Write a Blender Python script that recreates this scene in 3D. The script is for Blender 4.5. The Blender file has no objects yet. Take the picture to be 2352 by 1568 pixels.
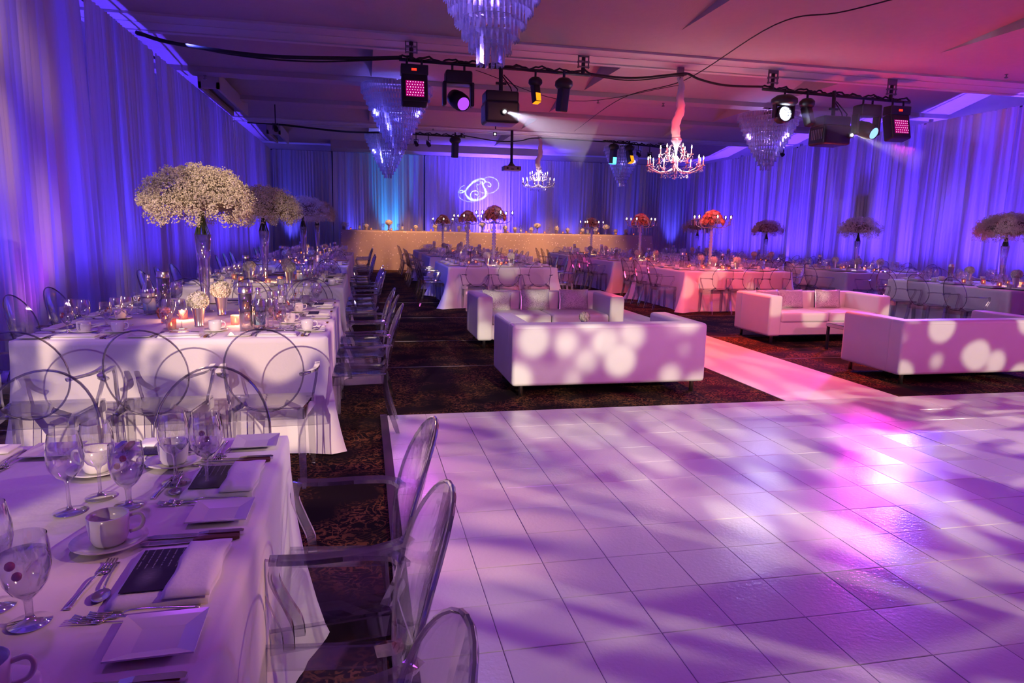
import bpy, math, random
import numpy as np
from mathutils import Vector, Matrix
random.seed(7)
rng = np.random.default_rng(7)
PI = math.pi
sc = bpy.context.scene
col = sc.collection

# ---------------------------------------------------------------- camera
CH = 1.5
YA, PT, RO = 0.214156, -0.162211, 0.019899
F = Vector((math.sin(YA)*math.cos(PT), math.cos(YA)*math.cos(PT), math.sin(PT)))
r0 = Vector((math.cos(YA), -math.sin(YA), 0)); u0 = r0.cross(F)
RR = r0*math.cos(RO)+u0*math.sin(RO); UU = -r0*math.sin(RO)+u0*math.cos(RO)
cam_d = bpy.data.cameras.new('camera'); cam = bpy.data.objects.new('camera', cam_d); col.objects.link(cam)
cam_d.sensor_width = 36; cam_d.lens = 24.0; cam_d.clip_end = 200; cam_d.clip_start = .05
cam.matrix_world = Matrix(((RR.x, UU.x, -F.x, 0), (RR.y, UU.y, -F.y, 0), (RR.z, UU.z, -F.z, CH), (0, 0, 0, 1)))
sc.camera = cam

# ---------------------------------------------------------------- world, exposure, cycles
sc.view_settings.view_transform = 'Standard'; sc.view_settings.look = 'None'
sc.view_settings.gamma = 1; sc.view_settings.use_curve_mapping = False
sc.view_settings.exposure = 0.0
w = bpy.data.worlds.new('world'); sc.world = w; w.use_nodes = True
w.node_tree.nodes['Background'].inputs[0].default_value = (.16, .07, .45, 1)
w.node_tree.nodes['Background'].inputs[1].default_value = .06
cy = sc.cycles
cy.max_bounces = 4; cy.diffuse_bounces = 2; cy.glossy_bounces = 2; cy.transmission_bounces = 2
cy.use_adaptive_sampling = True; cy.adaptive_threshold = .03
cy.transparent_max_bounces = 32; cy.caustics_reflective = False; cy.caustics_refractive = False
cy.sample_clamp_indirect = 4.0; cy.use_denoising = True; cy.use_light_tree = True

def aim(o, tgt, roll=0):
    d = Vector(tgt)-o.location
    o.rotation_euler = (d.to_track_quat('-Z', 'Y') @ Matrix.Rotation(roll, 3, 'Z').to_quaternion()).to_euler()

def gobo_nodes(l, kind, c1, c0, scale, seed=0.0, sharp=.12, thr=.5, stretch=(1, 1)):
    """pattern wheel of the projector: a procedural slide in the beam"""
    l.use_nodes = True
    nt = l.node_tree; n = nt.nodes; lk = nt.links
    em = n['Emission']
    tc = n.new('ShaderNodeTexCoord'); sp = n.new('ShaderNodeSeparateXYZ'); lk.new(tc.outputs['Normal'], sp.inputs[0])
    dx = n.new('ShaderNodeMath'); dx.operation = 'DIVIDE'; lk.new(sp.outputs[0], dx.inputs[0]); lk.new(sp.outputs[2], dx.inputs[1])
    dy = n.new('ShaderNodeMath'); dy.operation = 'DIVIDE'; lk.new(sp.outputs[1], dy.inputs[0]); lk.new(sp.outputs[2], dy.inputs[1])
    cb = n.new('ShaderNodeCombineXYZ'); lk.new(dx.outputs[0], cb.inputs[0]); lk.new(dy.outputs[0], cb.inputs[1]); cb.inputs[2].default_value = seed
    mp = n.new('ShaderNodeMapping'); lk.new(cb.outputs[0], mp.inputs[0]); mp.inputs['Scale'].default_value = (scale*stretch[0], scale*stretch[1], 1)
    mr = n.new('ShaderNodeMapRange'); mr.interpolation_type = 'SMOOTHSTEP'
    if kind == 'dots':
        t = n.new('ShaderNodeTexVoronoi'); t.feature = 'SMOOTH_F1'; t.inputs['Smoothness'].default_value = .25
        lk.new(mp.outputs[0], t.inputs['Vector']); t.inputs['Scale'].default_value = 1
        lk.new(t.outputs['Distance'], mr.inputs[0]); mr.inputs[1].default_value = thr+sharp; mr.inputs[2].default_value = thr-sharp
    else:
        t = n.new('ShaderNodeTexNoise'); t.inputs['Scale'].default_value = 1; t.inputs['Detail'].default_value = 1.5; t.inputs['Roughness'].default_value = .45
        if 'Distortion' in t.inputs: t.inputs['Distortion'].default_value = .8
        lk.new(mp.outputs[0], t.inputs['Vector'])
        lk.new(t.outputs['Fac'], mr.inputs[0]); mr.inputs[1].default_value = thr-sharp; mr.inputs[2].default_value = thr+sharp
    mx = n.new('ShaderNodeMix'); mx.data_type = 'RGBA'
    lk.new(mr.outputs[0], mx.inputs['Factor']); mx.inputs['A'].default_value = (*c0, 1); mx.inputs['B'].default_value = (*c1, 1)
    lk.new(mx.outputs['Result'], em.inputs['Color'])

def spot(name, loc, tgt, color, watt, ang=40, blend=.4, rad=.06, gobo=None, roll=0):
    d = bpy.data.lights.new(name, 'SPOT'); d.energy = watt; d.color = color; d.spot_size = math.radians(ang); d.spot_blend = blend; d.shadow_soft_size = rad
    o = bpy.data.objects.new(name, d); col.objects.link(o); o.location = loc; aim(o, tgt, roll)
    if gobo: gobo_nodes(d, **gobo)
    return o
def area(name, loc, tgt, color, watt, sx, sy, spread=180, roll=0):
    d = bpy.data.lights.new(name, 'AREA'); d.shape = 'RECTANGLE'; d.size = sx; d.size_y = sy; d.energy = watt; d.color = color; d.spread = math.radians(spread)
    o = bpy.data.objects.new(name, d); col.objects.link(o); o.location = loc; aim(o, tgt, roll); return o
def point(name, loc, color, watt, rad=.05):
    d = bpy.data.lights.new(name, 'POINT'); d.energy = watt; d.color = color; d.shadow_soft_size = rad
    o = bpy.data.objects.new(name, d); col.objects.link(o); o.location = loc; return o

PEACH = (1, .76, .60)
# pattern projectors hung behind and beside the photographer, they throw soft patches into the room
spot('gobo_projector', (-2.6, -6.5, 4.1), (-1.1, 5.6, .6), (1, 1, 1), 6000, 18.5, .7, .03,
     dict(kind='noise', c1=(1, .70, .56), c0=(.10, .07, .16), scale=24, seed=4.4, sharp=.05, thr=.485))
spot('gobo_projector', (2.6, -6.5, 4.3), (2.6, 6.0, .4), (1, 1, 1), 6400, 18, .3, .03,
     dict(kind='dots', c1=(1, .80, .62), c0=(.24, .045, .16), scale=38, seed=6.2, sharp=.15, thr=.44))
spot('gobo_projector', (8.6, -6.5, 4.3), (6.6, 6.0, .4), (1, 1, 1), 5400, 18, .3, .03,
     dict(kind='dots', c1=(1, .74, .58), c0=(.30, .04, .13), scale=34, seed=5.2, sharp=.07, thr=.40))
spot('gobo_projector', (6.2, -2.2, 4.3), (2.2, 3.3, 0), (1, 1, 1), 850, 46, .4, .03,
     dict(kind='noise', c1=PEACH, c0=(.0, .0, .0), scale=14, seed=3.7, sharp=.03, thr=.51, stretch=(1, .5)))
spot('gobo_projector', (8.8, 4.6, 4.3), (3.0, 2.6, 0), (1, 1, 1), 800, 60, .4, .03,
     dict(kind='noise', c1=PEACH, c0=(.0, .0, .0), scale=15, seed=2.9, sharp=.03, thr=.535, stretch=(1, .5)))
spot('gobo_projector', (5.5, 1.0, 4.3), (-3.3, 5.0, 1.0), (1, 1, 1), 1700, 50, .5, .03,
     dict(kind='dots', c1=(1, .52, .40), c0=(.0, .0, .0), scale=16, seed=8.1, sharp=.2, thr=.40, stretch=(1, .45)))
spot('gobo_projector', (5.5, 4.5, 4.3), (13.3, 15.5, 1.4), (1, 1, 1), 600, 34, .5, .03,
     dict(kind='dots', c1=(.9, .55, 1), c0=(.0, .0, .0), scale=16, seed=4.1, sharp=.2, thr=.42, stretch=(1, .5)))
# red and magenta heads on the trusses
spot('red_head', (5.2, 11.6, 4.0), (4.5, 7.9, 0), (1, .06, .03), 3000, 38, .7, .1)
spot('red_head', (5.2, 9.0, 4.2), (6.6, 14.2, .6), (1, .06, .07), 1200, 62, .8, .1)
spot('magenta_head', (.85, 11.7, 3.5), (1.8, 4.6, 0), (.75, .07, .9), 320, 60, .8, .15)
spot('magenta_head', (10, 11.5, 3.5), (5.0, 4.5, 0), (1, .05, .65), 420, 60, .8, .15)
spot('pink_head', (7.5, 11.6, 3.6), (6.4, 8.6, .3), (1, .22, .25), 240, 40, .8, .1)
spot('pink_head', (4.0, 5.0, 4.3), (2.6, 13.5, .7), (1, .34, .33), 520, 40, .8, .1)
spot('pink_head', (4.0, 5.0, 4.3), (6.9, 12.3, .5), (1, .34, .30), 420, 30, .8, .1)
spot('white_head', (7.58, 11.5, 3.66), (3.4, 3.6, 0), (.45, .45, 1), 110, 54, .8, .12)
spot('pink_head', (4.6, 5.2, 4.3), (6.3, 8.7, .3), (1, .26, .30), 650, 34, .8, .1)
spot('pink_head', (5.6, 2.6, 4.3), (3.1, 5.9, .4), (1, .22, .36), 200, 20, .9, .1)
# unseen lavender fill spots, added to wash the dance floor
for xx in (-1.2, 2.0, 5.2, 8.4):
    spot('lavender_fill', (xx, 3.3, 4.2), (xx, 3.2, 0), (.42, .06, 1), 115, 110, 1, .12)
# amber pins on the head table
for xx in (1.6, 5.0, 7.8):
    spot('amber_pin', (xx, 22.4, 4.2), (xx-.1, 24.7, 1.0), (1, .44, .18), 900, 62, .8, .05)
spot('amber_pin', (-.2, 2.2, 4.2), (-1.28, 6.0, 1.7), (1, .72, .40), 260, 20, .8, .04)
spot('amber_pin', (-.2, 5.6, 4.2), (-1.25, 9.3, 1.7), (1, .60, .40), 60, 20, .8, .04)
# blue uplighting between the drapes and the walls
BL = (.08, .035, 1)
area('blue_uplight', (-3.85, 9.5, .15), (-3.62, 9.5, 4), BL, 620, 32, .2, 75)
area('blue_uplight', (13.85, 13.5, .15), (13.62, 13.5, 4), (.10, .035, 1), 1500, 26, .2, 75)
area('blue_uplight', (5.0, 27.6, .15), (5.0, 27.35, 4), BL, 14000, .2, 16.5, 75)
for yy in (1.0, 4.0, 7.0, 11.0, 14.9, 18.2, 22, 25):
    spot('blue_uplight', (-3.75, yy, .12), (-3.36, yy+.3, 3.2), (.10, .07, 1), 170, 44, .9, .06)
for xx, cc in ((-2.6, 1), (-.4, 1), (1.0, 2), (2.5, 1), (4.4, .8), (6.9, 1), (8.2, 1), (10.4, 1), (12.6, 1)):
    spot('blue_uplight', (xx, 27.5, .12), (xx, 27.05, 3.0), (.03, .34, 1) if cc == 2 else (.09, .07, 1), 620*cc, 40, .9, .06)
for yy in (8, 11, 14, 17, 20, 23.5):
    spot('blue_uplight', (13.75, yy, .12), (13.36, yy, 3.2), (.12, .05, 1), 180, 50, .9, .06)
# blue wash into the left aisle
spot('blue_head', (-2.6, 11.8, 4.2), (1.2, 13.8, .3), (.10, .10, 1), 800, 80, .8, .1)
spot('blue_head', (12.9, 14.0, 4.1), (9.3, 9.8, .5), (.14, .10, 1), 1300, 80, .8, .1)
# violet spots without fixtures, added to brighten the crystal chandeliers
spot('violet_fill', (-2.6, 5.2, 4.0), (1.2, 6.85, 3.6), (.30, .20, 1), 420, 30, .8, .05)
spot('violet_fill', (-2.6, 13.0, 4.0), (.72, 15.1, 3.8), (.16, .14, 1), 300, 30, .8, .05)
spot('violet_fill', (-2.4, 20.5, 4.0), (.78, 22.8, 3.8), (.22, .20, 1), 260, 30, .8, .05)
spot('violet_fill', (12.4, 13.0, 4.0), (9.25, 14.9, 3.7), (.30, .20, .9), 200, 30, .8, .05)
for x, y, z, c, e in ((1.22, 6.85, 3.95, (.34, .20, 1), 46), (.72, 15.1, 3.9, (.14, .14, 1), 34), (.78, 22.8, 3.9, (.18, .18, 1), 26), (9.25, 14.9, 3.8, (.45, .28, .9), 22), (8.75, 22.9, 3.9, (.22, .18, .9), 18)):
    point('chandelier_bulb', (x, y, z), c, e, .06)
for x, y in ((-.9, 5.2), (-1.35, 5.5), (-1.2, 9.1), (-1.1, 13.8), (-1.2, 18.2), (2.6, 13.6), (2.6, 18.0), (7.1, 12.8), (7.1, 16.8), (9.9, 8.8), (10.4, 12.9), (2.6, 21.8), (7.0, 20.6)):
    point('candle_glow', (x, y, .86), (1, .45, .20), 3.2, .02)
# unseen fill spots near floor level, added to colour the ceiling magenta
for x, y, c, e in ((9.6, 11.1, (1, .045, .10), 260), (12.3, 6.6, (1, .045, .12), 170), (9.6, -2.5, (1, .045, .10), 330), (5.2, 15.6, (1, .05, .14), 110), (-2.7, 8.0, (.35, .05, .6), 60), (5.2, 19.4, (.9, .06, .26), 130), (11.6, 1.5, (1, .045, .11), 220), (3.4, 4.0, (1, .06, .2), 0)):
    if e: spot('ceiling_fill', (x, y, .25), (x, y-1.5, 5), c, e*1.5, 132, .6, .08)

# ---------------------------------------------------------------- materials
def nm(name):
    m = bpy.data.materials.new(name); m.use_nodes = True; nt = m.node_tree
    for x in list(nt.nodes): nt.nodes.remove(x)
    out = nt.nodes.new('ShaderNodeOutputMaterial'); return m, nt, out
def N(nt, t, **k):
    n = nt.nodes.new(t)
    for a, b in k.items():
        if a.startswith('i_'): n.inputs[a[2:].replace('_', ' ')].default_value = b
        else: setattr(n, a, b)
    return n
def pbr(name, c, rough=.5, metal=0, var=.06, vs=8, bump=0, bs=60, coat=0, spec=.5):
    m, nt, out = nm(name); b = N(nt, 'ShaderNodeBsdfPrincipled'); nt.links.new(b.outputs[0], out.inputs[0])
    b.inputs['Roughness'].default_value = rough; b.inputs['Metallic'].default_value = metal
    if coat: b.inputs['Coat Weight'].default_value = coat
    b.inputs['Specular IOR Level'].default_value = spec
    tc = N(nt, 'ShaderNodeTexCoord'); no = N(nt, 'ShaderNodeTexNoise', i_Scale=vs, i_Detail=3)
    nt.links.new(tc.outputs['Object'], no.inputs['Vector'])
    mx = N(nt, 'ShaderNodeMix', data_type='RGBA'); nt.links.new(no.outputs['Fac'], mx.inputs['Factor'])
    mx.inputs['A'].default_value = (*[max(0, v*(1-var)) for v in c], 1); mx.inputs['B'].default_value = (*[min(1, v*(1+var)) for v in c], 1)
    nt.links.new(mx.outputs['Result'], b.inputs['Base Color'])
    if bump:
        n2 = N(nt, 'ShaderNodeTexNoise', i_Scale=bs, i_Detail=2); nt.links.new(tc.outputs['Object'], n2.inputs['Vector'])
        bp = N(nt, 'ShaderNodeBump', i_Strength=bump, i_Distance=.01); nt.links.new(n2.outputs['Fac'], bp.inputs['Height']); nt.links.new(bp.outputs[0], b.inputs['Normal'])
    return m
def emis(name, c, s, sampled=False):
    m, nt, out = nm(name); e = N(nt, 'ShaderNodeEmission'); e.inputs[0].default_value = (*c, 1); e.inputs[1].default_value = s
    nt.links.new(e.outputs[0], out.inputs[0])
    try: m.cycles.emission_sampling = 'FRONT' if sampled else 'NONE'
    except Exception: pass
    return m
def clear(name, face, edge, rough=.03, ior=1.49, diff=0, refl=1.0, gcol=(1, 1, 1)):
    """thin clear plastic / glass: fresnel reflection over a tinted see-through body"""
    m, nt, out = nm(name); L = nt.links.new
    lw = N(nt, 'ShaderNodeLayerWeight', i_Blend=.35)
    pe = N(nt, 'ShaderNodeMath', operation='POWER'); L(lw.outputs['Facing'], pe.inputs[0]); pe.inputs[1].default_value = 2.0
    mc = N(nt, 'ShaderNodeMix', data_type='RGBA'); L(pe.outputs[0], mc.inputs['Factor']); mc.inputs['A'].default_value = (*face, 1); mc.inputs['B'].default_value = (*edge, 1)
    tr = N(nt, 'ShaderNodeBsdfTransparent'); L(mc.outputs['Result'], tr.inputs[0])
    gl = N(nt, 'ShaderNodeBsdfGlossy', i_Roughness=rough); gl.inputs[0].default_value = (*gcol, 1)
    l2 = N(nt, 'ShaderNodeLayerWeight', i_Blend=.5); pw = N(nt, 'ShaderNodeMath', operation='POWER'); L(l2.outputs['Facing'], pw.inputs[0]); pw.inputs[1].default_value = 4
    f0 = ((ior-1)/(ior+1))**2; mr = N(nt, 'ShaderNodeMapRange'); L(pw.outputs[0], mr.inputs[0]); mr.inputs[3].default_value = f0; mr.inputs[4].default_value = .75
    mu = N(nt, 'ShaderNodeMath', operation='MULTIPLY'); L(mr.outputs[0], mu.inputs[0]); mu.inputs[1].default_value = refl; mu.use_clamp = True
    ms = N(nt, 'ShaderNodeMixShader'); L(mu.outputs[0], ms.inputs[0]); L(tr.outputs[0], ms.inputs[1]); L(gl.outputs[0], ms.inputs[2])
    last = ms
    if diff:
        d = N(nt, 'ShaderNodeBsdfDiffuse'); d.inputs[0].default_value = (.85, .85, .95, 1)
        m2 = N(nt, 'ShaderNodeMixShader', i_Fac=diff); L(ms.outputs[0], m2.inputs[1]); L(d.outputs[0], m2.inputs[2]); last = m2
    L(last.outputs[0], out.inputs[0]); return m

M = {}
M['cloth'] = pbr('white_linen', (.84, .82, .82), .8, bump=.15, bs=35, var=.03)
M['napkin'] = pbr('napkin_linen', (.88, .87, .87), .85, bump=.1, bs=90)
M['leather'] = pbr('white_leather', (.86, .84, .84), .42, bump=.12, bs=14, var=.03)
M['steel'] = pbr('brushed_steel', (.62, .62, .65), .3, 1)
M['silver'] = pbr('silverware', (.75, .74, .76), .16, 1)
M['cup'] = pbr('silver_cup', (.68, .64, .60), .28, 1)
M['porcelain'] = pbr('porcelain', (.86, .84, .82), .18, coat=.3, var=.02)
M['black'] = pbr('black_metal', (.012, .012, .016), .42, 0, var=.3)
M['blackgloss'] = pbr('black_plastic', (.02, .02, .025), .25, 0)
M['cable'] = pbr('cable_rubber', (.008, .008, .012), .6)
M['mount'] = pbr('grey_bracket', (.22, .20, .22), .45, .6)
M['wall'] = pbr('wall_paint', (.62, .60, .60), .8, bump=.1)
M['ceil'] = pbr('ceiling_stucco', (.50, .42, .42), .9, bump=.35, bs=45, var=.06)
M['ceiltrim'] = pbr('ceiling_trim', (.66, .62, .62), .55)
M['runner'] = pbr('white_vinyl_runner', (.80, .78, .78), .42, bump=.2, bs=26)
M['border'] = pbr('black_floor_edge', (.03, .025, .022), .5)
M['brown'] = pbr('brown_handle', (.16, .06, .025), .35)
M['hyd'] = pbr('hydrangea_petal', (.86, .83, .66), .7, var=.12, vs=30)
M['rose'] = pbr('coral_rose_petal', (.80, .30, .20), .6, var=.25, vs=12)
M['rose2'] = pbr('peach_rose_petal', (.86, .52, .40), .6, var=.2, vs=12)
M['breath'] = pbr('white_blooms', (.64, .57, .44), .8, var=.5, vs=14)
M['stem'] = pbr('green_stem', (.05, .07, .02), .7)
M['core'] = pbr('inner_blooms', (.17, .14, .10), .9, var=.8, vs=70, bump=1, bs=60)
M['leafdark'] = pbr('dark_leaf', (.03, .02, .015), .6)
M['berry'] = pbr('cranberry', (.45, .01, .012), .25)
M['wax'] = pbr('candle_wax', (.85, .78, .72), .5)
M['wrap'] = pbr('white_chiffon', (.85, .80, .82), .8, bump=.3, bs=12)
M['terracotta'] = pbr('rust_dish', (.35, .09, .04), .5)
M['speaker'] = pbr('dark_panel', (.03, .02, .05), .8)
M['led_mag'] = emis('led_magenta', (1, .35, .75), 2.6)
M['led_magfront'] = emis('led_magenta_glow', (1, .005, .40), .4, True)
M['led_white'] = emis('led_white', (.75, .80, 1), 60, True)
M['led_amber'] = emis('led_amber', (1, .28, .01), 1.7)
M['led_red'] = emis('led_red_display', (1, .02, .01), 3)
M['led_cyan'] = emis('led_cyan', (.05, .5, 1), 6)
M['lens_violet'] = emis('lens_violet', (.42, .07, .95), 1.3, True)
M['lens_cyan'] = emis('lens_pale_cyan', (.25, .50, 1), 1.8, True)
M['lens_hot'] = emis('lens_white_hot', (1, .95, .9), 90, True)
M['flame'] = emis('candle_flame', (1, .70, .50), 60)
M['tealight'] = emis('tealight_flame', (1, .55, .22), 22)
M['acrylic'] = clear('clear_acrylic', (.970, .970, .978), (.55, .53, .62), .04, 1.5, refl=1.2)
M['acrylic_edge'] = clear('acrylic_edge', (.66, .64, .72), (.24, .22, .32), .07, 1.7, refl=2.6)
M['acrylic_bar'] = clear('acrylic_bar', (.95, .95, .96), (.26, .25, .34), .08, 1.7, refl=2.6)
M['glass'] = clear('thin_glass', (.98, .98, .985), (.16, .15, .22), .07, 1.8, refl=3.2)
M['water'] = clear('water', (.90, .91, .94), (.55, .55, .66), .02, 1.33)
M['votive'] = clear('pink_votive_glass', (.95, .55, .42), (.7, .2, .15), .12, 1.5, diff=.25)
M['crystal'] = clear('crystal_prism', (.78, .78, .90), (.38, .35, .68), .14, 1.8, diff=.16, refl=3.5, gcol=(.9, .9, 1))
M['crystalarm'] = clear('crystal_arm', (.75, .68, .72), (.5, .4, .45), .10, 1.8, diff=.34, refl=4)

# carpet: dark ground with ochre scrolls and leaves
m, nt, out = nm('ornate_carpet'); L = nt.links.new
b = N(nt, 'ShaderNodeBsdfPrincipled', i_Roughness=.95); b.inputs['Specular IOR Level'].default_value = .1; L(b.outputs[0], out.inputs[0])
tc = N(nt, 'ShaderNodeTexCoord'); wp = N(nt, 'ShaderNodeTexNoise', i_Scale=3.2, i_Detail=1); L(tc.outputs['Object'], wp.inputs['Vector'])
ad = N(nt, 'ShaderNodeMix', data_type='RGBA', blend_type='ADD'); ad.inputs['Factor'].default_value = .35; L(tc.outputs['Object'], ad.inputs['A']); L(wp.outputs['Color'], ad.inputs['B'])
vo = N(nt, 'ShaderNodeTexVoronoi', i_Scale=4.3); L(ad.outputs['Result'], vo.inputs['Vector'])
sn = N(nt, 'ShaderNodeMath', operation='MULTIPLY'); L(vo.outputs['Distance'], sn.inputs[0]); sn.inputs[1].default_value = 48
si = N(nt, 'ShaderNodeMath', operation='SINE'); L(sn.outputs[0], si.inputs[0])
r1 = N(nt, 'ShaderNodeMapRange'); L(si.outputs[0], r1.inputs[0]); r1.inputs[1].default_value = .74; r1.inputs[2].default_value = .92
n1 = N(nt, 'ShaderNodeTexNoise', i_Scale=24, i_Detail=2.5, i_Distortion=1.6); L(tc.outputs['Object'], n1.inputs['Vector'])
r2 = N(nt, 'ShaderNodeMapRange'); L(n1.outputs['Fac'], r2.inputs[0]); r2.inputs[1].default_value = .54; r2.inputs[2].default_value = .58
n3 = N(nt, 'ShaderNodeTexNoise', i_Scale=2.2, i_Detail=1); L(tc.outputs['Object'], n3.inputs['Vector'])
r3 = N(nt, 'ShaderNodeMapRange'); L(n3.outputs['Fac'], r3.inputs[0]); r3.inputs[1].default_value = .38; r3.inputs[2].default_value = .6
mx = N(nt, 'ShaderNodeMath', operation='MAXIMUM'); ml = N(nt, 'ShaderNodeMath', operation='MULTIPLY'); L(r1.outputs[0], ml.inputs[0]); ml.inputs[1].default_value = .6
L(ml.outputs[0], mx.inputs[0]); L(r2.outputs[0], mx.inputs[1])
mm = N(nt, 'ShaderNodeMath', operation='MULTIPLY'); L(mx.outputs[0], mm.inputs[0]); L(r3.outputs[0], mm.inputs[1])
mc = N(nt, 'ShaderNodeMix', data_type='RGBA'); L(mm.outputs[0], mc.inputs['Factor']); mc.inputs['A'].default_value = (.010, .006, .007, 1); mc.inputs['B'].default_value = (.20, .085, .03, 1)
L(mc.outputs['Result'], b.inputs['Base Color']); M['carpet'] = m
# glossy hammered floor tile, tone varies from tile to tile
m, nt, out = nm('white_vinyl_tile'); L = nt.links.new
b = N(nt, 'ShaderNodeBsdfPrincipled'); L(b.outputs[0], out.inputs[0])
tc = N(nt, 'ShaderNodeTexCoord'); oi = N(nt, 'ShaderNodeObjectInfo'); ge = N(nt, 'ShaderNodeNewGeometry')
mc = N(nt, 'ShaderNodeMix', data_type='RGBA'); L(oi.outputs['Random'], mc.inputs['Factor']); mc.inputs['A'].default_value = (.73, .71, .72, 1); mc.inputs['B'].default_value = (.76, .74, .75, 1); L(mc.outputs['Result'], b.inputs['Base Color'])
rr = N(nt, 'ShaderNodeMapRange'); L(oi.outputs['Random'], rr.inputs[0]); rr.inputs[3].default_value = .15; rr.inputs[4].default_value = .30; L(rr.outputs[0], b.inputs['Roughness'])
n1 = N(nt, 'ShaderNodeTexNoise', i_Scale=55, i_Detail=3); L(ge.outputs['Position'], n1.inputs['Vector'])
bp = N(nt, 'ShaderNodeBump', i_Strength=.35, i_Distance=.004); L(n1.outputs['Fac'], bp.inputs['Height']); L(bp.outputs[0], b.inputs['Normal']); M['tile'] = m
# sheer drape: light passes through; some pleats are doubled cloth
m, nt, out = nm('sheer_white_drape'); L = nt.links.new
tc = N(nt, 'ShaderNodeTexCoord'); mp = N(nt, 'ShaderNodeMapping'); mp.inputs['Scale'].default_value = (3.2, 3.2, .04); L(tc.outputs['Object'], mp.inputs[0])
n1 = N(nt, 'ShaderNodeTexNoise', i_Scale=1, i_Detail=4, i_Roughness=.65); L(mp.outputs[0], n1.inputs['Vector'])
r1 = N(nt, 'ShaderNodeMapRange'); L(n1.outputs['Fac'], r1.inputs[0]); r1.inputs[1].default_value = .38; r1.inputs[2].default_value = .64; r1.inputs[3].default_value = .10; r1.inputs[4].default_value = .80
d = N(nt, 'ShaderNodeBsdfDiffuse'); d.inputs[0].default_value = (.74, .72, .76, 1); t = N(nt, 'ShaderNodeBsdfTranslucent'); t.inputs[0].default_value = (.80, .80, .88, 1)
ms = N(nt, 'ShaderNodeMixShader'); L(r1.outputs[0], ms.inputs[0]); L(d.outputs[0], ms.inputs[1]); L(t.outputs[0], ms.inputs[2]); L(ms.outputs[0], out.inputs[0]); M['drape'] = m
# sequin cloth
m, nt, out = nm('gold_sequin_cloth'); L = nt.links.new
b = N(nt, 'ShaderNodeBsdfPrincipled', i_Roughness=.6); L(b.outputs[0], out.inputs[0]); tc = N(nt, 'ShaderNodeTexCoord')
vo = N(nt, 'ShaderNodeTexVoronoi', i_Scale=9); L(tc.outputs['Object'], vo.inputs['Vector'])
gt = N(nt, 'ShaderNodeMath', operation='LESS_THAN'); L(vo.outputs['Distance'], gt.inputs[0]); gt.inputs[1].default_value = .17
mc = N(nt, 'ShaderNodeMix', data_type='RGBA'); L(gt.outputs[0], mc.inputs['Factor']); mc.inputs['A'].default_value = (.52, .42, .33, 1); mc.inputs['B'].default_value = (1, .95, .85, 1); L(mc.outputs['Result'], b.inputs['Base Color'])
L(gt.outputs[0], b.inputs['Metallic']); nv = N(nt, 'ShaderNodeBump', i_Strength=.9, i_Distance=.03); L(vo.outputs['Color'], nv.inputs['Height']); L(nv.outputs[0], b.inputs['Normal']); M['sequin'] = m
# paisley cushion
m, nt, out = nm('silver_paisley'); L = nt.links.new
b = N(nt, 'ShaderNodeBsdfPrincipled', i_Roughness=.45); L(b.outputs[0], out.inputs[0]); tc = N(nt, 'ShaderNodeTexCoord')
wp = N(nt, 'ShaderNodeTexNoise', i_Scale=6); L(tc.outputs['Object'], wp.inputs['Vector']); ad = N(nt, 'ShaderNodeMix', data_type='RGBA', blend_type='ADD'); ad.inputs['Factor'].default_value = .3; L(tc.outputs['Object'], ad.inputs['A']); L(wp.outputs['Color'], ad.inputs['B'])
vo = N(nt, 'ShaderNodeTexVoronoi', i_Scale=19); L(ad.outputs['Result'], vo.inputs['Vector'])
sn = N(nt, 'ShaderNodeMath', operation='MULTIPLY'); L(vo.outputs['Distance'], sn.inputs[0]); sn.inputs[1].default_value = 26; si = N(nt, 'ShaderNodeMath', operation='SINE'); L(sn.outputs[0], si.inputs[0])
r1 = N(nt, 'ShaderNodeMapRange'); L(si.outputs[0], r1.inputs[0]); r1.inputs[1].default_value = .3; r1.inputs[2].default_value = .7
mc = N(nt, 'ShaderNodeMix', data_type='RGBA'); L(r1.outputs[0], mc.inputs['Factor']); mc.inputs['A'].default_value = (.66, .63, .64, 1); mc.inputs['B'].default_value = (.36, .33, .36, 1); L(mc.outputs['Result'], b.inputs['Base Color']); M['paisley'] = m
# menu card print: black card, thin silver lines, pale oval picture
m, nt, out = nm('menu_print'); L = nt.links.new
b = N(nt, 'ShaderNodeBsdfPrincipled', i_Roughness=.3); L(b.outputs[0], out.inputs[0]); tc = N(nt, 'ShaderNodeTexCoord'); sp = N(nt, 'ShaderNodeSeparateXYZ'); L(tc.outputs['Generated'], sp.inputs[0])
mp = N(nt, 'ShaderNodeMapping'); mp.inputs['Scale'].default_value = (50, 7, 1); L(tc.outputs['Generated'], mp.inputs[0]); no = N(nt, 'ShaderNodeTexNoise', i_Scale=1, i_Detail=2); L(mp.outputs[0], no.inputs['Vector'])
cx = N(nt, 'ShaderNodeMath', operation='MULTIPLY'); L(sp.outputs[1], cx.inputs[0]); cx.inputs[1].default_value = 36; sx = N(nt, 'ShaderNodeMath', operation='SINE'); L(cx.outputs[0], sx.inputs[0])
g1 = N(nt, 'ShaderNodeMath', operation='GREATER_THAN'); L(sx.outputs[0], g1.inputs[0]); g1.inputs[1].default_value = .86
g2 = N(nt, 'ShaderNodeMath', operation='GREATER_THAN'); L(no.outputs['Fac'], g2.inputs[0]); g2.inputs[1].default_value = .47
g3 = N(nt, 'ShaderNodeMath', operation='GREATER_THAN'); L(sp.outputs[0], g3.inputs[0]); g3.inputs[1].default_value = .52
a1 = N(nt, 'ShaderNodeMath', operation='MULTIPLY'); L(g1.outputs[0], a1.inputs[0]); L(g2.outputs[0], a1.inputs[1]); a2 = N(nt, 'ShaderNodeMath', operation='MULTIPLY'); L(a1.outputs[0], a2.inputs[0]); L(g3.outputs[0], a2.inputs[1])
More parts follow.
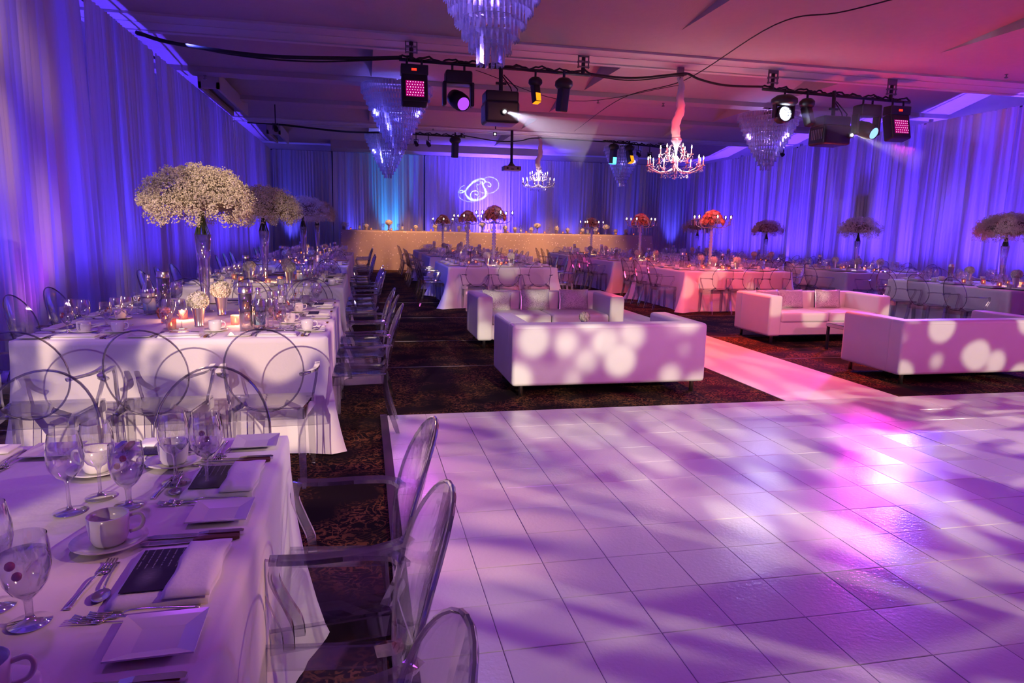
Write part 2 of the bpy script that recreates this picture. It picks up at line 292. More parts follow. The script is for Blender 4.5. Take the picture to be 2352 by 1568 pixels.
gr = N(nt, 'ShaderNodeMapping'); gr.inputs['Location'].default_value = (-.32*3.6, -.55*3.2, 0); gr.inputs['Scale'].default_value = (3.6, 3.2, 0); L(tc.outputs['Generated'], gr.inputs[0])
gg = N(nt, 'ShaderNodeTexGradient', gradient_type='SPHERICAL'); L(gr.outputs[0], gg.inputs[0]); gm = N(nt, 'ShaderNodeMath', operation='MULTIPLY'); L(gg.outputs['Fac'], gm.inputs[0]); L(no.outputs['Fac'], gm.inputs[1])
a3 = N(nt, 'ShaderNodeMath', operation='ADD'); L(a2.outputs[0], a3.inputs[0]); L(gm.outputs[0], a3.inputs[1]); a3.use_clamp = True
mc = N(nt, 'ShaderNodeMix', data_type='RGBA'); L(a3.outputs[0], mc.inputs['Factor']); mc.inputs['A'].default_value = (.012, .010, .02, 1); mc.inputs['B'].default_value = (.24, .24, .30, 1); L(mc.outputs['Result'], b.inputs['Base Color']); M['menu'] = m
# printed bottle label
m, nt, out = nm('bottle_label'); L = nt.links.new
b = N(nt, 'ShaderNodeBsdfPrincipled', i_Roughness=.5); L(b.outputs[0], out.inputs[0]); tc = N(nt, 'ShaderNodeTexCoord'); sp = N(nt, 'ShaderNodeSeparateXYZ'); L(tc.outputs['Generated'], sp.inputs[0])
cr = N(nt, 'ShaderNodeValToRGB'); L(sp.outputs[2], cr.inputs[0]); e = cr.color_ramp.elements; e[0].position = 0; e[0].color = (.18, .30, .50, 1); e[1].position = .55; e[1].color = (.75, .78, .85, 1)
for p, c in ((.45, (.55, .65, .80, 1)), (.70, (.78, .78, .8, 1)), (.72, (.06, .05, .12, 1)), (.80, (.06, .05, .12, 1)), (.82, (.8, .8, .82, 1))):
    x = e.new(p); x.color = c
L(cr.outputs[0], b.inputs['Base Color']); M['label'] = m

# ---------------------------------------------------------------- mesh helpers
kids = {}
class MB:
    def __init__(s): s.v = []; s.f = []; s.e = set()
    def add(s, vs, fs):
        o = len(s.v); s.v += [tuple(p) for p in vs]; s.f += [tuple(i+o for i in f) for f in fs]; return s
    def box(s, x0, x1, y0, y1, z0, z1):
        return s.add([(x, y, z) for z in (z0, z1) for y in (y0, y1) for x in (x0, x1)],
                     [(0, 2, 3, 1), (4, 5, 7, 6), (0, 1, 5, 4), (2, 6, 7, 3), (0, 4, 6, 2), (1, 3, 7, 5)])
    def tube(s, pts, r, n=8, cap=True):
        pts = [Vector(p) for p in pts]; k = len(pts); rs = r if hasattr(r, '__len__') else [r]*k
        vs = []; a = None
        for i, p in enumerate(pts):
            t = (pts[min(i+1, k-1)]-pts[max(i-1, 0)]).normalized()
            if a is None: a = t.orthogonal().normalized()
            a = (a-t*a.dot(t)).normalized(); b = t.cross(a)
            vs += [p+(a*math.cos(2*PI*j/n)+b*math.sin(2*PI*j/n))*rs[i] for j in range(n)]
        fs = [(i*n+j, i*n+(j+1) % n, (i+1)*n+(j+1) % n, (i+1)*n+j) for i in range(k-1) for j in range(n)]
        if cap: fs += [tuple(range(n-1, -1, -1)), tuple(range((k-1)*n, k*n))]
        return s.add(vs, fs)
    def strip(s, pts, axis, w, h, edge=None):
        """rectangular bar swept along pts; w along axis, h across"""
        pts = [Vector(p) for p in pts]; k = len(pts)
        ws = w if hasattr(w, '__len__') else [w]*k; hs = h if hasattr(h, '__len__') else [h]*k; vs = []
        for i, p in enumerate(pts):
            t = (pts[min(i+1, k-1)]-pts[max(i-1, 0)]).normalized(); ax = Vector(axis); ax = (ax-t*ax.dot(t)).normalized(); q = t.cross(ax)
            vs += [p+ax*a*ws[i]/2+q*b*hs[i]/2 for a, b in ((-1, -1), (1, -1), (1, 1), (-1, 1))]
        fs = [(i*4+j, i*4+(j+1) % 4, (i+1)*4+(j+1) % 4, (i+1)*4+j) for i in range(k-1) for j in range(4)] + [(3, 2, 1, 0), tuple(range((k-1)*4, k*4))]
        if edge is not None: s.e |= {len(s.f)+i*4+j for i in range(k-1) for j in edge}
        return s.add(vs, fs)
    def lathe(s, prof, n=16, c=(0, 0, 0), wob=None):
        k = len(prof); vs = []
        for i, (r, z) in enumerate(prof):
            for j in range(n):
                a = 2*PI*j/n; q = r*(1 if wob is None else wob(a, i)); vs.append((c[0]+q*math.cos(a), c[1]+q*math.sin(a), c[2]+z))
        return s.add(vs, [(i*n+j, i*n+(j+1) % n, (i+1)*n+(j+1) % n, (i+1)*n+j) for i in range(k-1) for j in range(n)])
    def ball(s, c, r, n=8, m=6, sq=1.0):
        return s.lathe([(r*math.sin(PI*i/m)+1e-5, -r*sq*math.cos(PI*i/m)) for i in range(m+1)], n, c)
    def build(s, name, mat, parent=None, smooth=False, loc=None, rot=None):
        me = bpy.data.meshes.new(name); me.from_pydata(s.v, [], s.f); me.materials.append(mat if not isinstance(mat, str) else M[mat])
        if s.e:
            me.materials.append(M['acrylic_edge']); me.polygons.foreach_set('material_index', [1 if i in s.e else 0 for i in range(len(s.f))])
        if smooth: me.polygons.foreach_set('use_smooth', [True]*len(me.polygons))
        me.update(); o = bpy.data.objects.new(name, me); col.objects.link(o)
        if parent is not None: o.parent = parent; kids.setdefault(parent.name, []).append(o)
        if loc is not None: o.location = loc
        if rot is not None: o.rotation_euler = rot
        return o
def tag(o, label, cat, group=None, kind=None):
    if label: o['label'] = label
    if cat: o['category'] = cat
    if group: o['group'] = group
    if kind: o['kind'] = kind
    return o
def empty(name, loc=(0, 0, 0), rz=0, label=None, cat=None, group=None):
    o = bpy.data.objects.new(name, None); col.objects.link(o); o.location = loc; o.rotation_euler = (0, 0, rz); o.empty_display_size = .1
    return tag(o, label, cat, group)
def copy_tree(o, parent=None):
    c = o.copy(); col.objects.link(c)
    if parent is not None: c.parent = parent
    for ch in kids.get(o.name, ()): copy_tree(ch, c)
    return c
used = set()
XC = [-4.3, .2, 4.7, 9.3, 14.3]; bays = [(-8.5, -3.5), (-2.5, 3.0), (4.4, 10.1), (12.6, 14.8), (15.4, 17.7), (18.3, 20.9), (22.2, 25.4)]
def ceilz(x, y):
    for a, b in bays:
        if a < y < b:
            for p, q in zip(XC[:-1], XC[1:]):
                if p <= x < q: return 4.5+.55*(x-p)/(q-p)*(1-(y-a)/(b-a))
    return 4.5
def place(proto, loc, rz, label, cat=None, group=None, scale=None):
    o = proto if proto.name not in used else copy_tree(proto)
    used.add(proto.name)
    o.location = loc; o.rotation_euler = (0, 0, rz)
    scale = scale or 1; o.scale = (scale,)*3 if not hasattr(scale, '__len__') else scale
    tag(o, label, cat or proto.get('category'), group or proto.get('group')); return o
def struct(o): o['kind'] = 'structure'; return o
def bez(p0, p1, p2, p3, n=12):
    p0, p1, p2, p3 = map(Vector, (p0, p1, p2, p3))
    return [p0*(1-t)**3+p1*3*t*(1-t)**2+p2*3*t*t*(1-t)+p3*t**3 for t in [i/n for i in range(n+1)]]
def crom(P, n=6):
    P = [Vector(p) for p in P]; Q = [P[0]*2-P[1]]+P+[P[-1]*2-P[-2]]; out = []
    for i in range(1, len(Q)-2):
        a, b, c, d = Q[i-1:i+3]
        for k in range(n):
            t = k/n; out.append(.5*((2*b)+(c-a)*t+(2*a-5*b+4*c-d)*t*t+(3*b-a-3*c+d)*t**3))
    return out+[P[-1]]
# ================================================================ the setting
struct(MB().box(-4.2, 14.2, -9, 28, -.05, 0).build('floor', 'carpet'))
struct(MB().box(-4.3, -4.1, -9, 28, 0, 5.2).build('wall_left', 'wall'))
struct(MB().box(14.1, 14.3, -9, 28, 0, 5.2).build('wall_right', 'wall'))
struct(MB().box(-4.3, 14.3, 27.9, 28.1, 0, 5.2).build('wall_back', 'wall'))
struct(MB().box(-4.3, 14.3, -9.2, -9, 0, 5.2).build('wall_front', 'wall'))
for i, yy in enumerate((7.36, 9.09, 11.54, 13.9)):
    struct(MB().box(-3.2, 13.2, yy-.005, yy+.005, 0, .003).build('trim_%d' % (i+1), 'mount'))
# folded plaster ceiling: flat soffit bands with sloping coffers between
Z0, RISE = 4.5, .55
mb = MB(); prev = -9.0; G = 8
for (ya, yb) in bays:
    mb.add([(-4.3, prev, Z0), (14.3, prev, Z0), (14.3, ya, Z0), (-4.3, ya, Z0)], [(0, 3, 2, 1)]); prev = yb
    for x0, x1 in zip(XC[:-1], XC[1:]):
        vs = []; 
        for j in range(G+1):
            for i in range(G+1):
                u, v = i/G, j/G; vs.append((x0+(x1-x0)*u, ya+(yb-ya)*v, Z0+RISE*u*(1-v)))
        mb.add(vs, [(j*(G+1)+i, j*(G+1)+i+1, (j+1)*(G+1)+i+1, (j+1)*(G+1)+i) for j in range(G) for i in range(G)])
        mb.add([(x0, ya, Z0), (x1, ya, Z0), (x1, ya, Z0+RISE)], [(0, 1, 2)])
        mb.add([(x1, ya, Z0), (x1, yb, Z0), (x1, ya, Z0+RISE)], [(0, 1, 2)])
mb.add([(-4.3, prev, Z0), (14.3, prev, Z0), (14.3, 28, Z0), (-4.3, 28, Z0)], [(0, 3, 2, 1)])
mb.box(-4.3, 14.3, -9, 28, 5.15, 5.2)
struct(mb.build('ceiling', 'ceil'))
n = 5
for (ya, yb) in ((11.4, 12.4), (21.1, 21.95), (2.9, 3.9)):
    mb = MB().box(-4.1, 14.1, ya, yb, 4.475, 4.499).box(-4.1, 14.1, ya, ya+.10, 4.462, 4.475).box(-4.1, 14.1, yb-.12, yb, 4.455, 4.475).box(-4.1, 14.1, ya+.42, ya+.46, 4.467, 4.475)
    struct(mb.build('trim_%d' % n, 'ceiltrim')); n += 1
for (ya, yb) in ((14.85, 15.3), (17.75, 18.2)):
    struct(MB().box(-4.1, 14.1, ya, yb, 4.40, 4.499).build('trim_%d' % n, 'ceil')); n += 1
struct(MB().box(-1.1, 6.6, 25.7, 26.9, 4.24, 4.5).build('trim_%d' % n, 'ceil')); n += 1
struct(MB().box(-4.1, 14.1, 27.55, 27.9, 4.30, 4.5).build('trim_%d' % n, 'ceiltrim')); n += 1
# ceiling light troughs on the left, hanging eye bolts
for k, (x, ya, yb) in enumerate(((-3.0, 15.3, 18.9), (-2.6, 22.2, 24.6))):
    t = empty('light_trough', (x, (ya+yb)/2, 4.18), 0, ('long boxed light trough under the ceiling beside the left drapes', 'smaller boxed light trough on the ceiling near the far left corner')[k], 'trough')
    h = (yb-ya)/2
    MB().box(-.2, .2, -h, h, .12, .315).box(-.2, -.14, -h, h, 0, .12).box(.14, .2, -h, h, 0, .12).box(-.2, .2, -h, -h+.06, 0, .12).build('housing', 'ceil', t)
    MB().box(-.14, .14, -h+.06, h-.06, .10, .12).build('slot_panel', 'blackgloss', t)

# ---- drapes
def drape(p0, p1, nrm, label, group, zt=4.22, ruffle=1.0):
    p0 = Vector(p0); p1 = Vector(p1); Lh = (p1-p0).length; d = (p1-p0)/Lh; nv = Vector(nrm)
    nc = int(Lh/.022); rows = [0, .02, .10, .3, .6, .8, .93, .985, 1]; ph = random.random()*50
    o = MB(); vs = []
    w1 = [random.uniform(.9, 1.25) for _ in range(nc+1)]; acc = 0; accs = []
    for i in range(nc+1): acc += w1[i]*(1+.5*math.sin(i*.045+ph)); accs.append(acc)
    for j, t in enumerate(rows):
        z = zt*t
        for i in range(nc+1):
            s = i/nc*Lh; a = accs[i]*.85
            big = math.sin(s*2.6+ph)*.035+math.sin(s*1.13+ph*2)*.04
            amp = (.034-.012*t) if t < .98 else .014
            off = amp*math.sin(a+.35*math.sin(t*3+s))+.014*math.sin(a*2.3+ph+t)+big*(1-t)*.9
            sh = .05*math.sin(s*1.7+ph)*(1-t)
            q = p0+d*(s+sh)+nv*off; vs.append((q.x, q.y, z+.012))
    o.add(vs, [(j*(nc+1)+i, j*(nc+1)+i+1, (j+1)*(nc+1)+i+1, (j+1)*(nc+1)+i) for j in range(len(rows)-1) for i in range(nc)])
    return tag(o.build('drape', 'drape', None, True), label, 'drape', group)
ordn = ['first', 'second', 'third', 'fourth', 'fifth', 'sixth', 'seventh', 'eighth']
poles = []
ys = [-2.2, 1.8, 5.7, 9.7, 12.7, 15.66, 19.68, 23.7, 26.9]
for k in range(8):
    drape((-3.3, ys[k]+.03, 0), (-3.3, ys[k+1]-.03, 0), (1, 0, 0), 'sheer white drape panel lit blue, %s along the left wall' % ['nearest', 'second', 'third', 'fourth', 'fifth', 'sixth', 'seventh', 'farthest'][k], 'left wall drapes')
    poles.append((-3.44, ys[k+1] if k < 7 else 26.95, 'left'))
ys = [6.2, 10.0, 12.17, 14.65, 19.71, 23.2, 26.9]
for k in range(6):
    drape((13.3, ys[k]+.03, 0), (13.3, ys[k+1]-.03, 0), (-1, 0, 0), 'sheer white drape panel lit violet blue, %s along the right wall' % ['nearest', 'second', 'third', 'fourth', 'fifth', 'farthest'][k], 'right wall drapes')
    poles.append((13.44, ys[k+1] if k < 5 else 26.95, 'right'))
xs = [-3.25, -1.12, 2.31, 5.71, 9.4, 13.25]
for k in range(5):
    drape((xs[k]+.03, 27, 0), (xs[k+1]-.03, 27, 0), (0, -1, 0), 'sheer white drape panel on the far wall, %s from the left corner' % ordn[k], 'far wall drapes')
    if k < 4: poles.append((xs[k+1], 27.14, 'far'))
cnt = {}
for x, y, sd in poles:
    cnt[sd] = cnt.get(sd, 0)+1
    t = empty('drape_pole', (x, y, 0), 0, 'thin dark upright pole of the %s drapes, %s %s' % (sd if sd == 'far' else sd+' wall', ordn[cnt[sd]-1], 'from the left' if sd == 'far' else 'from the camera end'), 'pole', 'drape uprights')
    MB().tube([(0, 0, 0), (0, 0, 4.32)], .022, 8).build('upright', 'black', t)
    MB().box(-.08, .08, -.08, .08, 0, .012).build('base_plate', 'black', t)
    MB().box(-.035, .035, -.035, .035, 4.24, 4.33).build('clamp', 'steel', t)
for nme, a, b, lb in (('drape_rail', (-3.40, -2.2), (-3.40, 26.95), 'dark horizontal rail carrying the left wall drapes'), ('drape_rail', (13.40, 6.2), (13.40, 26.95), 'dark horizontal rail carrying the right wall drapes'), ('drape_rail', (-3.3, 27.10), (13.3, 27.10), 'dark horizontal rail carrying the far wall drapes')):
    tag(MB().tube([(a[0], a[1], 4.235), (b[0], b[1], 4.235)], .018, 6).build(nme, 'black'), lb, 'rail')

# ---- dance floor of vinyl tiles
def proj(x, y, z):
    q = Vector((x, y, z-CH)); X_, Y_, Z_ = q.dot(RR), q.dot(UU), q.dot(F)
    return (1176+1568*X_/Z_, 784-1568*Y_/Z_) if Z_ > .05 else (-9e9, -9e9)
TS = .305; TX, TY = 1.686, 2.795
df = empty('dance_floor', (3.5, 3.0, 0), 0, 'white dance floor of square vinyl tiles in front of the sofas', 'dance floor')
tiles = []
for i in range(-5, 22):
    for j in range(-11, 9):
        x0, y0 = TX+i*TS, TY+j*TS; y1 = min(y0+TS, 5.39)
        cx, cyy = x0+TS/2, (y0+y1)/2; p = proj(cx, cyy, 0); vis = -60 < p[0] < 2420 and 880 < p[1] < 1640
        tiles.append((cyy if vis else 99, x0, y0, y1))
tiles.sort(key=lambda t: t[0])
tm = None; rest = MB(); gp = .0011
for k, (key, x0, y0, y1) in enumerate(tiles):
    full = y1-y0 > .3
    if k < 299 and key < 90 and full:
        if tm is None:
            h = TS/2-gp; q = h-.002
            o = MB(); o.add([(-q, -q, .012), (q, -q, .012), (q, q, .012), (-q, q, .012), (-h, -h, .0105), (h, -h, .0105), (h, h, .0105), (-h, h, .0105), (-h, -h, .003), (h, -h, .003), (h, h, .003), (-h, h, .003)],
                            [(0, 1, 2, 3)]+[(a, 4+a, 4+(a+1) % 4, (a+1) % 4)[::-1][::-1] for a in range(4)]+[(4+a, 8+a, 8+(a+1) % 4, 4+(a+1) % 4) for a in range(4)])
            t = o.build('tile', 'tile', df); tm = t.data
        else:
            t = bpy.data.objects.new('tile', tm); col.objects.link(t); t.parent = df
        t.location = (x0+TS/2-3.5+random.uniform(-.0005, .0005), y0+TS/2-3.0, random.uniform(-.0006, .0006))
        t.rotation_euler = (random.uniform(-.0012, .0012), random.uniform(-.0012, .0012), 0)
    else:
        rest.box(x0+gp-3.5, x0+TS-gp-3.5, y0+gp-3.0, y1-gp-3.0, .003, .012)
o = rest.build('tile_remainder', 'tile', df); o['kind'] = 'stuff'
MB().box(TX-5*TS-3.5, TX+22*TS-3.5, -3.6, 2.39, .0005, .003).build('underlay', 'border', df)
MB().box(TX-5*TS-.055-3.5, TX-5*TS-3.5, -3.6, 2.42, 0, .013).build('edge_strip', 'border', df)
tag(MB().box(3.75, 4.95, 5.40, 23.6, .001, .007).build('aisle_runner', 'runner'), 'white vinyl aisle runner lit red between the two sofa groups', 'runner')
# ================================================================ furniture
LW = 'left'
# ---- clear acrylic armchair, front = +Y
def make_chair():
    r = empty('acrylic_armchair', (0, 0, 0), 0, 'clear acrylic armchair with round back', 'chair')
    # seat: shallow dished slab with apron
    m = MB(); W0, W1, Y0, Y1 = .20, .245, -.19, .17; n = 8; top = []
    for j in range(n+1):
        for i in range(n+1):
            v = j/n; u = i/n*2-1; hw = W0+(W1-W0)*v; y = Y0+(Y1-Y0)*v
            top.append((u*hw, y-(.03*(1-u*u)*(1-v) if 0 else 0), .462-.012*(1-u*u)*(1-(2*v-1)**2)))
    bot = [(x, y, z-.012) for x, y, z in top]; K = (n+1)**2
    fs = [(j*(n+1)+i, j*(n+1)+i+1, (j+1)*(n+1)+i+1, (j+1)*(n+1)+i) for j in range(n) for i in range(n)]
    rim = [i for i in range(n+1)]+[(j+1)*(n+1)-1 for j in range(1, n+1)]+[n*(n+1)+i for i in range(n-1, -1, -1)]+[j*(n+1) for j in range(n-1, 0, -1)]
    m.e = set(range(2*len(fs), 2*len(fs)+len(rim)))
    m.add(top+bot, fs+[tuple(K+i for i in f[::-1]) for f in fs]+[(rim[k], K+rim[k], K+rim[(k+1) % len(rim)], rim[(k+1) % len(rim)]) for k in range(len(rim))])
    m.build('seat', 'acrylic', r)
    m = MB(); e = .010
    P = [(-W0, Y0), (W0, Y0), (W1, Y1), (-W1, Y1)]
    for k in range(4):
        a = Vector((*P[k], 0)); b = Vector((*P[(k+1) % 4], 0)); m.strip([a+Vector((0, 0, .42)), b+Vector((0, 0, .42))], (0, 0, 1), .06, e)
    m.build('apron', 'acrylic_bar', r)
    # round back: slightly dished oval slab, tilted
    m = MB(); cz, a, b = .695, .212, .247; R = 6; S = 28; ring = []
    def bp(rr, th, off):
        u, v = rr*math.cos(th)*a, rr*math.sin(th)*b
        y = -.268-.25*v+.8*u*u-off
        return (u, y, cz+v)
    vs = []
    for side in (0, .013):
        vs.append(bp(0, 0, side))
        for k in range(1, R+1):
            for s in range(S): vs.append(bp(k/R, 2*PI*s/S, side))
    H = 1+R*S; fs = []
    for base in (0, H):
        for s in range(S): fs.append((base, base+1+s, base+1+(s+1) % S))
        for k in range(R-1):
            for s in range(S):
                q = base+1+k*S; fs.append((q+s, q+S+s, q+S+(s+1) % S, q+(s+1) % S))
    q = 1+(R-1)*S
    m.e = set(range(len(fs), len(fs)+S))
    fs += [(q+s, H+q+s, H+q+(s+1) % S, q+(s+1) % S) for s in range(S)]
    m.add(vs, fs); k0 = len(m.f)
    rp = [Vector(bp(1, 2*PI*s/40, .0065)) for s in range(41)]; m.tube(rp, .0052, 6, False); m.e |= set(range(k0, len(m.f)))
    m.build('backrest', 'acrylic', r, False)
    for sx in (-1, 1):
        p = [(sx*.195, -.245, .665), (sx*.238, -.21, .672), (sx*.265, -.12, .668), (sx*.272, 0, .664), (sx*.272, .09, .668)]
        m = MB().strip(crom(p, 4), (1, 0, .1), .030, .014, (1, 3))
        p = [(sx*.272, .09, .668), (sx*.268, .10, .62), (sx*.258, .075, .55), (sx*.246, .05, .49), (sx*.238, .045, .44)]
        m.strip(crom(p, 4), (1, 0, 0), .016, .028, (0, 2)); m.build('armrest', 'acrylic_bar', r)
        m = MB().strip(crom([(sx*.215, .148, .455), (sx*.222, .155, .25), (sx*.226, .160, .0)], 4), (1, 0, 0), [.040]*8+[.022], [.040]*8+[.022], (1, 3)); m.build('leg', 'acrylic_bar', r)
        m = MB().strip(crom([(sx*.185, -.185, .455), (sx*.19, -.215, .25), (sx*.20, -.29, .0)], 4), (1, 0, 0), [.040]*8+[.022], [.036]*8+[.022], (1, 3)); m.build('leg', 'acrylic_bar', r)
        m = MB().strip([(sx*.112, -.222, .50), (sx*.175, -.18, .455)], (0, 0, 1), .03, .03, (0, 2)); m.build('strut', 'acrylic_bar', r)
    return r
chair0 = make_chair()

# ---- tables: x0, x1, y0, y1, phrase
TB = [('L1', -2.1, -.27, -.05, 2.40, 'nearest left-row table'), ('L2', -2.1, -.25, 4.6, 6.95, 'second left-row table'), ('L3', -2.1, -.26, 8.4, 10.75, 'third left-row table'),
      ('L4', -2.15, -.3, 13.0, 15.4, 'fourth left-row table'), ('L5', -2.15, -.3, 17.5, 20.0, 'farthest left-row table'),
      ('M1', 1.55, 3.68, 12.9, 15.3, 'nearest middle-row table'), ('M2', 1.6, 3.7, 17.2, 19.6, 'second middle-row table'), ('M3', 1.6, 3.7, 20.9, 23.1, 'farthest middle-row table'),
      ('R1', 6.0, 8.28, 12.1, 14.5, 'nearest runner-side table'), ('R2', 6.0, 8.2, 16.0, 18.4, 'second runner-side table'), ('R3', 6.0, 8.2, 19.8, 22.2, 'farthest runner-side table'),
      ('G1', 8.95, 10.9, 7.95, 10.3, 'nearest right-row table'), ('G2', 9.45, 11.4, 12.0, 14.4, 'second right-row table'), ('G3', 9.6, 11.5, 16.2, 18.6, 'third right-row table'), ('G4', 9.8, 11.7, 20.2, 22.6, 'farthest right-row table')]
TH = .78
def cloth_mesh(hx, hy, h, th=.0, flare=.05, corner=.10, puddle=.03, seed=1, nn=264, rc=.035, plain=.6):
    rg = random.Random(seed); per = []; 
    L4 = [(hx, -hy, hx, hy), (hx, hy, -hx, hy), (-hx, hy, -hx, -hy), (-hx, -hy, hx, -hy)]
    tot = 4*(hx+hy)
    for (xa, ya, xb, yb) in L4:
        ln = abs(xb-xa)+abs(yb-ya); k = int(nn*ln/tot)
        nx, ny = (yb-ya)/ln, -(xb-xa)/ln
        for i in range(k):
            t = i/k; per.append((xa+(xb-xa)*t, ya+(yb-ya)*t, nx, ny, t, ln))
    levels = [1, .985, .95, .85, .65, .4, .2, .07, 0]; vs = []; ph = rg.random()*9
    NN = len(per)
    for li, lv in enumerate(levels):
        d = 1-lv
        for k, (x, y, nx, ny, t, ln) in enumerate(per):
            cd = min(t, 1-t)*ln; cf = math.exp(-(cd/.16)**2)
            fold = math.sin(k*.42+ph)+.6*math.sin(k*.23+ph*2)
            off = (.004 if li == 0 else .014)+d*d*(flare*plain*(.5+.5*fold)*(.35+.65*min(1, .25/(cd+.05)))+corner*cf)
            ex = (-1 if x < 0 else 1)*cf*corner*.8*d*d; ey = (-1 if y < 0 else 1)*cf*corner*.8*d*d
            dx, dy = nx*off, ny*off
            if cf > .3: dx = dx*.6+ex; dy = dy*.6+ey
            zz = h*lv
            if li == 0: dx -= nx*.006; dy -= ny*.006
            if li == 1: zz = h-.012
            vs.append((x+dx, y+dy, max(.008, zz+.004*math.sin(k*.9)*(d > .9))))
    fs = [(l*NN+k, l*NN+(k+1) % NN, (l+1)*NN+(k+1) % NN, (l+1)*NN+k) for l in range(len(levels)-1) for k in range(NN)]
    m = MB().add(vs, [f[::-1] for f in fs]); m.f.append(tuple(range(NN))); return m
tabs = {}
rowword = {'L': 'left row', 'M': 'middle row', 'R': 'row beside the red runner', 'G': 'row by the right drapes'}
for q, (k, x0, x1, y0, y1, ph) in enumerate(TB):
    cx, cyy = (x0+x1)/2, (y0+y1)/2; hx, hy = (x1-x0)/2, (y1-y0)/2
    t = empty('banquet_table', (cx, cyy, 0), 0, 'banquet table under white floor-length linen, the '+ph, 'table', 'banquet tables')
    co, fl = (.17, .06) if k[0] != 'L' else (.07, .05)
    cloth_mesh(hx, hy, TH, seed=q+3, corner=co, flare=fl).build('tablecloth', 'cloth', t, True)
    MB().box(-hx+.02, hx-.02, -hy+.02, hy-.02, .73, .765).build('tabletop', 'mount', t)
    tabs[k] = (cx, cyy, hx, hy, ph)

# ---- place setting prototypes (local frame: diner looks +Y, origin on the table edge)
def sq_plate():
    m = MB(); prof = [(.038, .000), (.062, .010), (.070, .012), (.070, .015), (.060, .012), (.036, .004)]
    vs = []; n = 4
    for s, z in prof: vs += [(-s, -s, z), (s, -s, z), (s, s, z), (-s, s, z)]
    fs = [(i*4+j, i*4+(j+1) % 4, (i+1)*4+(j+1) % 4, (i+1)*4+j) for i in range(5) for j in range(4)]+[(3, 2, 1, 0), (20, 21, 22, 23)]
    return tag(m.add(vs, fs).build('bread_plate', 'porcelain'), 'small square white bread plate', 'plate', 'bread plates')
def dinner_plate():
    m = MB(); vs = []
    for s, z in ((.10, 0), (.135, .016), (.145, .018), (.145, .022), (.13, .019), (.098, .006)): vs += [(-s, -s, z), (s, -s, z), (s, s, z), (-s, s, z)]
    return tag(m.add(vs, [(i*4+j, i*4+(j+1) % 4, (i+1)*4+(j+1) % 4, (i+1)*4+j) for i in range(5) for j in range(4)]+[(3, 2, 1, 0), (20, 21, 22, 23)]).build('dinner_plate', 'porcelain'), 'square white plate', 'plate', 'dinner plates')
def napkin():
    r = empty('folded_napkin', (0, 0, 0), 0, 'folded white napkin holding a black menu card', 'napkin', 'folded napkins')
    def slab(nx, x0, x1, y0, y1, zb, zt, sag):
        m = MB(); vs = []; n = 10
        for j in range(n+1):
            for i in range(n+1):
                u, v = i/n, j/n; e = min(u, 1-u, v, 1-v); z = zt-sag*math.exp(-e*14)+.002*math.sin(u*9+nx)*math.sin(v*7)
                vs.append((x0+(x1-x0)*u, y0+(y1-y0)*v+.003*math.sin(u*11), z))
        K = (n+1)**2; vs += [(x, y, zb) for x, y, z in vs]; fs = [(j*(n+1)+i, j*(n+1)+i+1, (j+1)*(n+1)+i+1, (j+1)*(n+1)+i) for j in range(n) for i in range(n)]
        rim = [i for i in range(n+1)]+[(j+1)*(n+1)-1 for j in range(1, n+1)]+[n*(n+1)+i for i in range(n-1, -1, -1)]+[j*(n+1) for j in range(n-1, 0, -1)]
        return m.add(vs, fs+[(rim[k], K+rim[k], K+rim[(k+1) % len(rim)], rim[(k+1) % len(rim)]) for k in range(len(rim))])
    slab(1, -.125, .125, -.09, .09, 0, .015, .008).build('cloth_fold', 'napkin', r, True)
    slab(4, -.12, .122, -.092, -.005, .0145, .025, .007).build('cloth_flap', 'napkin', r, True)
    MB().box(-.085, .095, -.006, .078, .0155, .0170).build('menu_card', 'menu', r)
    return r
def cup():
    r = MB().lathe([(.001, .004), (.026, .003), (.030, .0), (.034, .006), (.040, .02), (.0425, .045), (.043, .068), (.0415, .069), (.040, .045), (.036, .012), (.001, .008)], 24).build('coffee_cup', 'porcelain', None, True)
    MB().tube(crom([(.040, 0, .058), (.062, 0, .060), (.070, 0, .045), (.062, 0, .026), (.040, 0, .020)], 5), .0045, 6).build('handle', 'porcelain', r, True)
    return tag(r, 'white coffee cup', 'cup', 'coffee cups')
def saucer():
    return tag(MB().lathe([(.001, .003), (.030, .002), (.034, 0), (.060, .008), (.078, .015), (.0785, .018), (.060, .012), (.034, .006), (.001, .006)], 28).build('saucer', 'porcelain', None, True), 'white saucer', 'saucer', 'saucers')
def goblet(nn=22):
    r = MB().lathe([(.001, .003), (.034, .002), (.035, .0045), (.010, .009), (.0065, .02), (.0075, .045), (.010, .052), (.024, .064), (.036, .085), (.041, .11), (.0405, .14), (.038, .168)], nn).build('water_goblet', 'glass', None, True)
    if nn > 15:
        MB().lathe([(.001, .056), (.022, .066), (.0345, .086), (.0393, .11), (.0392, .137), (.001, .1372)], nn).build('water', 'water', r, True)
        MB().ball((.012, -.020, .121), .0085, 10, 8).build('berry', 'berry', r, True); MB().ball((.024, -.010, .105), .0082, 10, 8).build('berry', 'berry', r, True)
    return tag(r, 'stemmed water goblet with red berries', 'glass', 'water goblets')
def wine(nn=22):
    return tag(MB().lathe([(.001, .003), (.036, .002), (.037, .004), (.009, .008), (.0045, .02), (.0042, .075), (.008, .086), (.025, .097), (.038, .118), (.042, .14), (.040, .175), (.034, .205)], nn).build('wine_glass', 'glass', None, True), 'tall clear wine glass', 'glass', 'wine glasses')
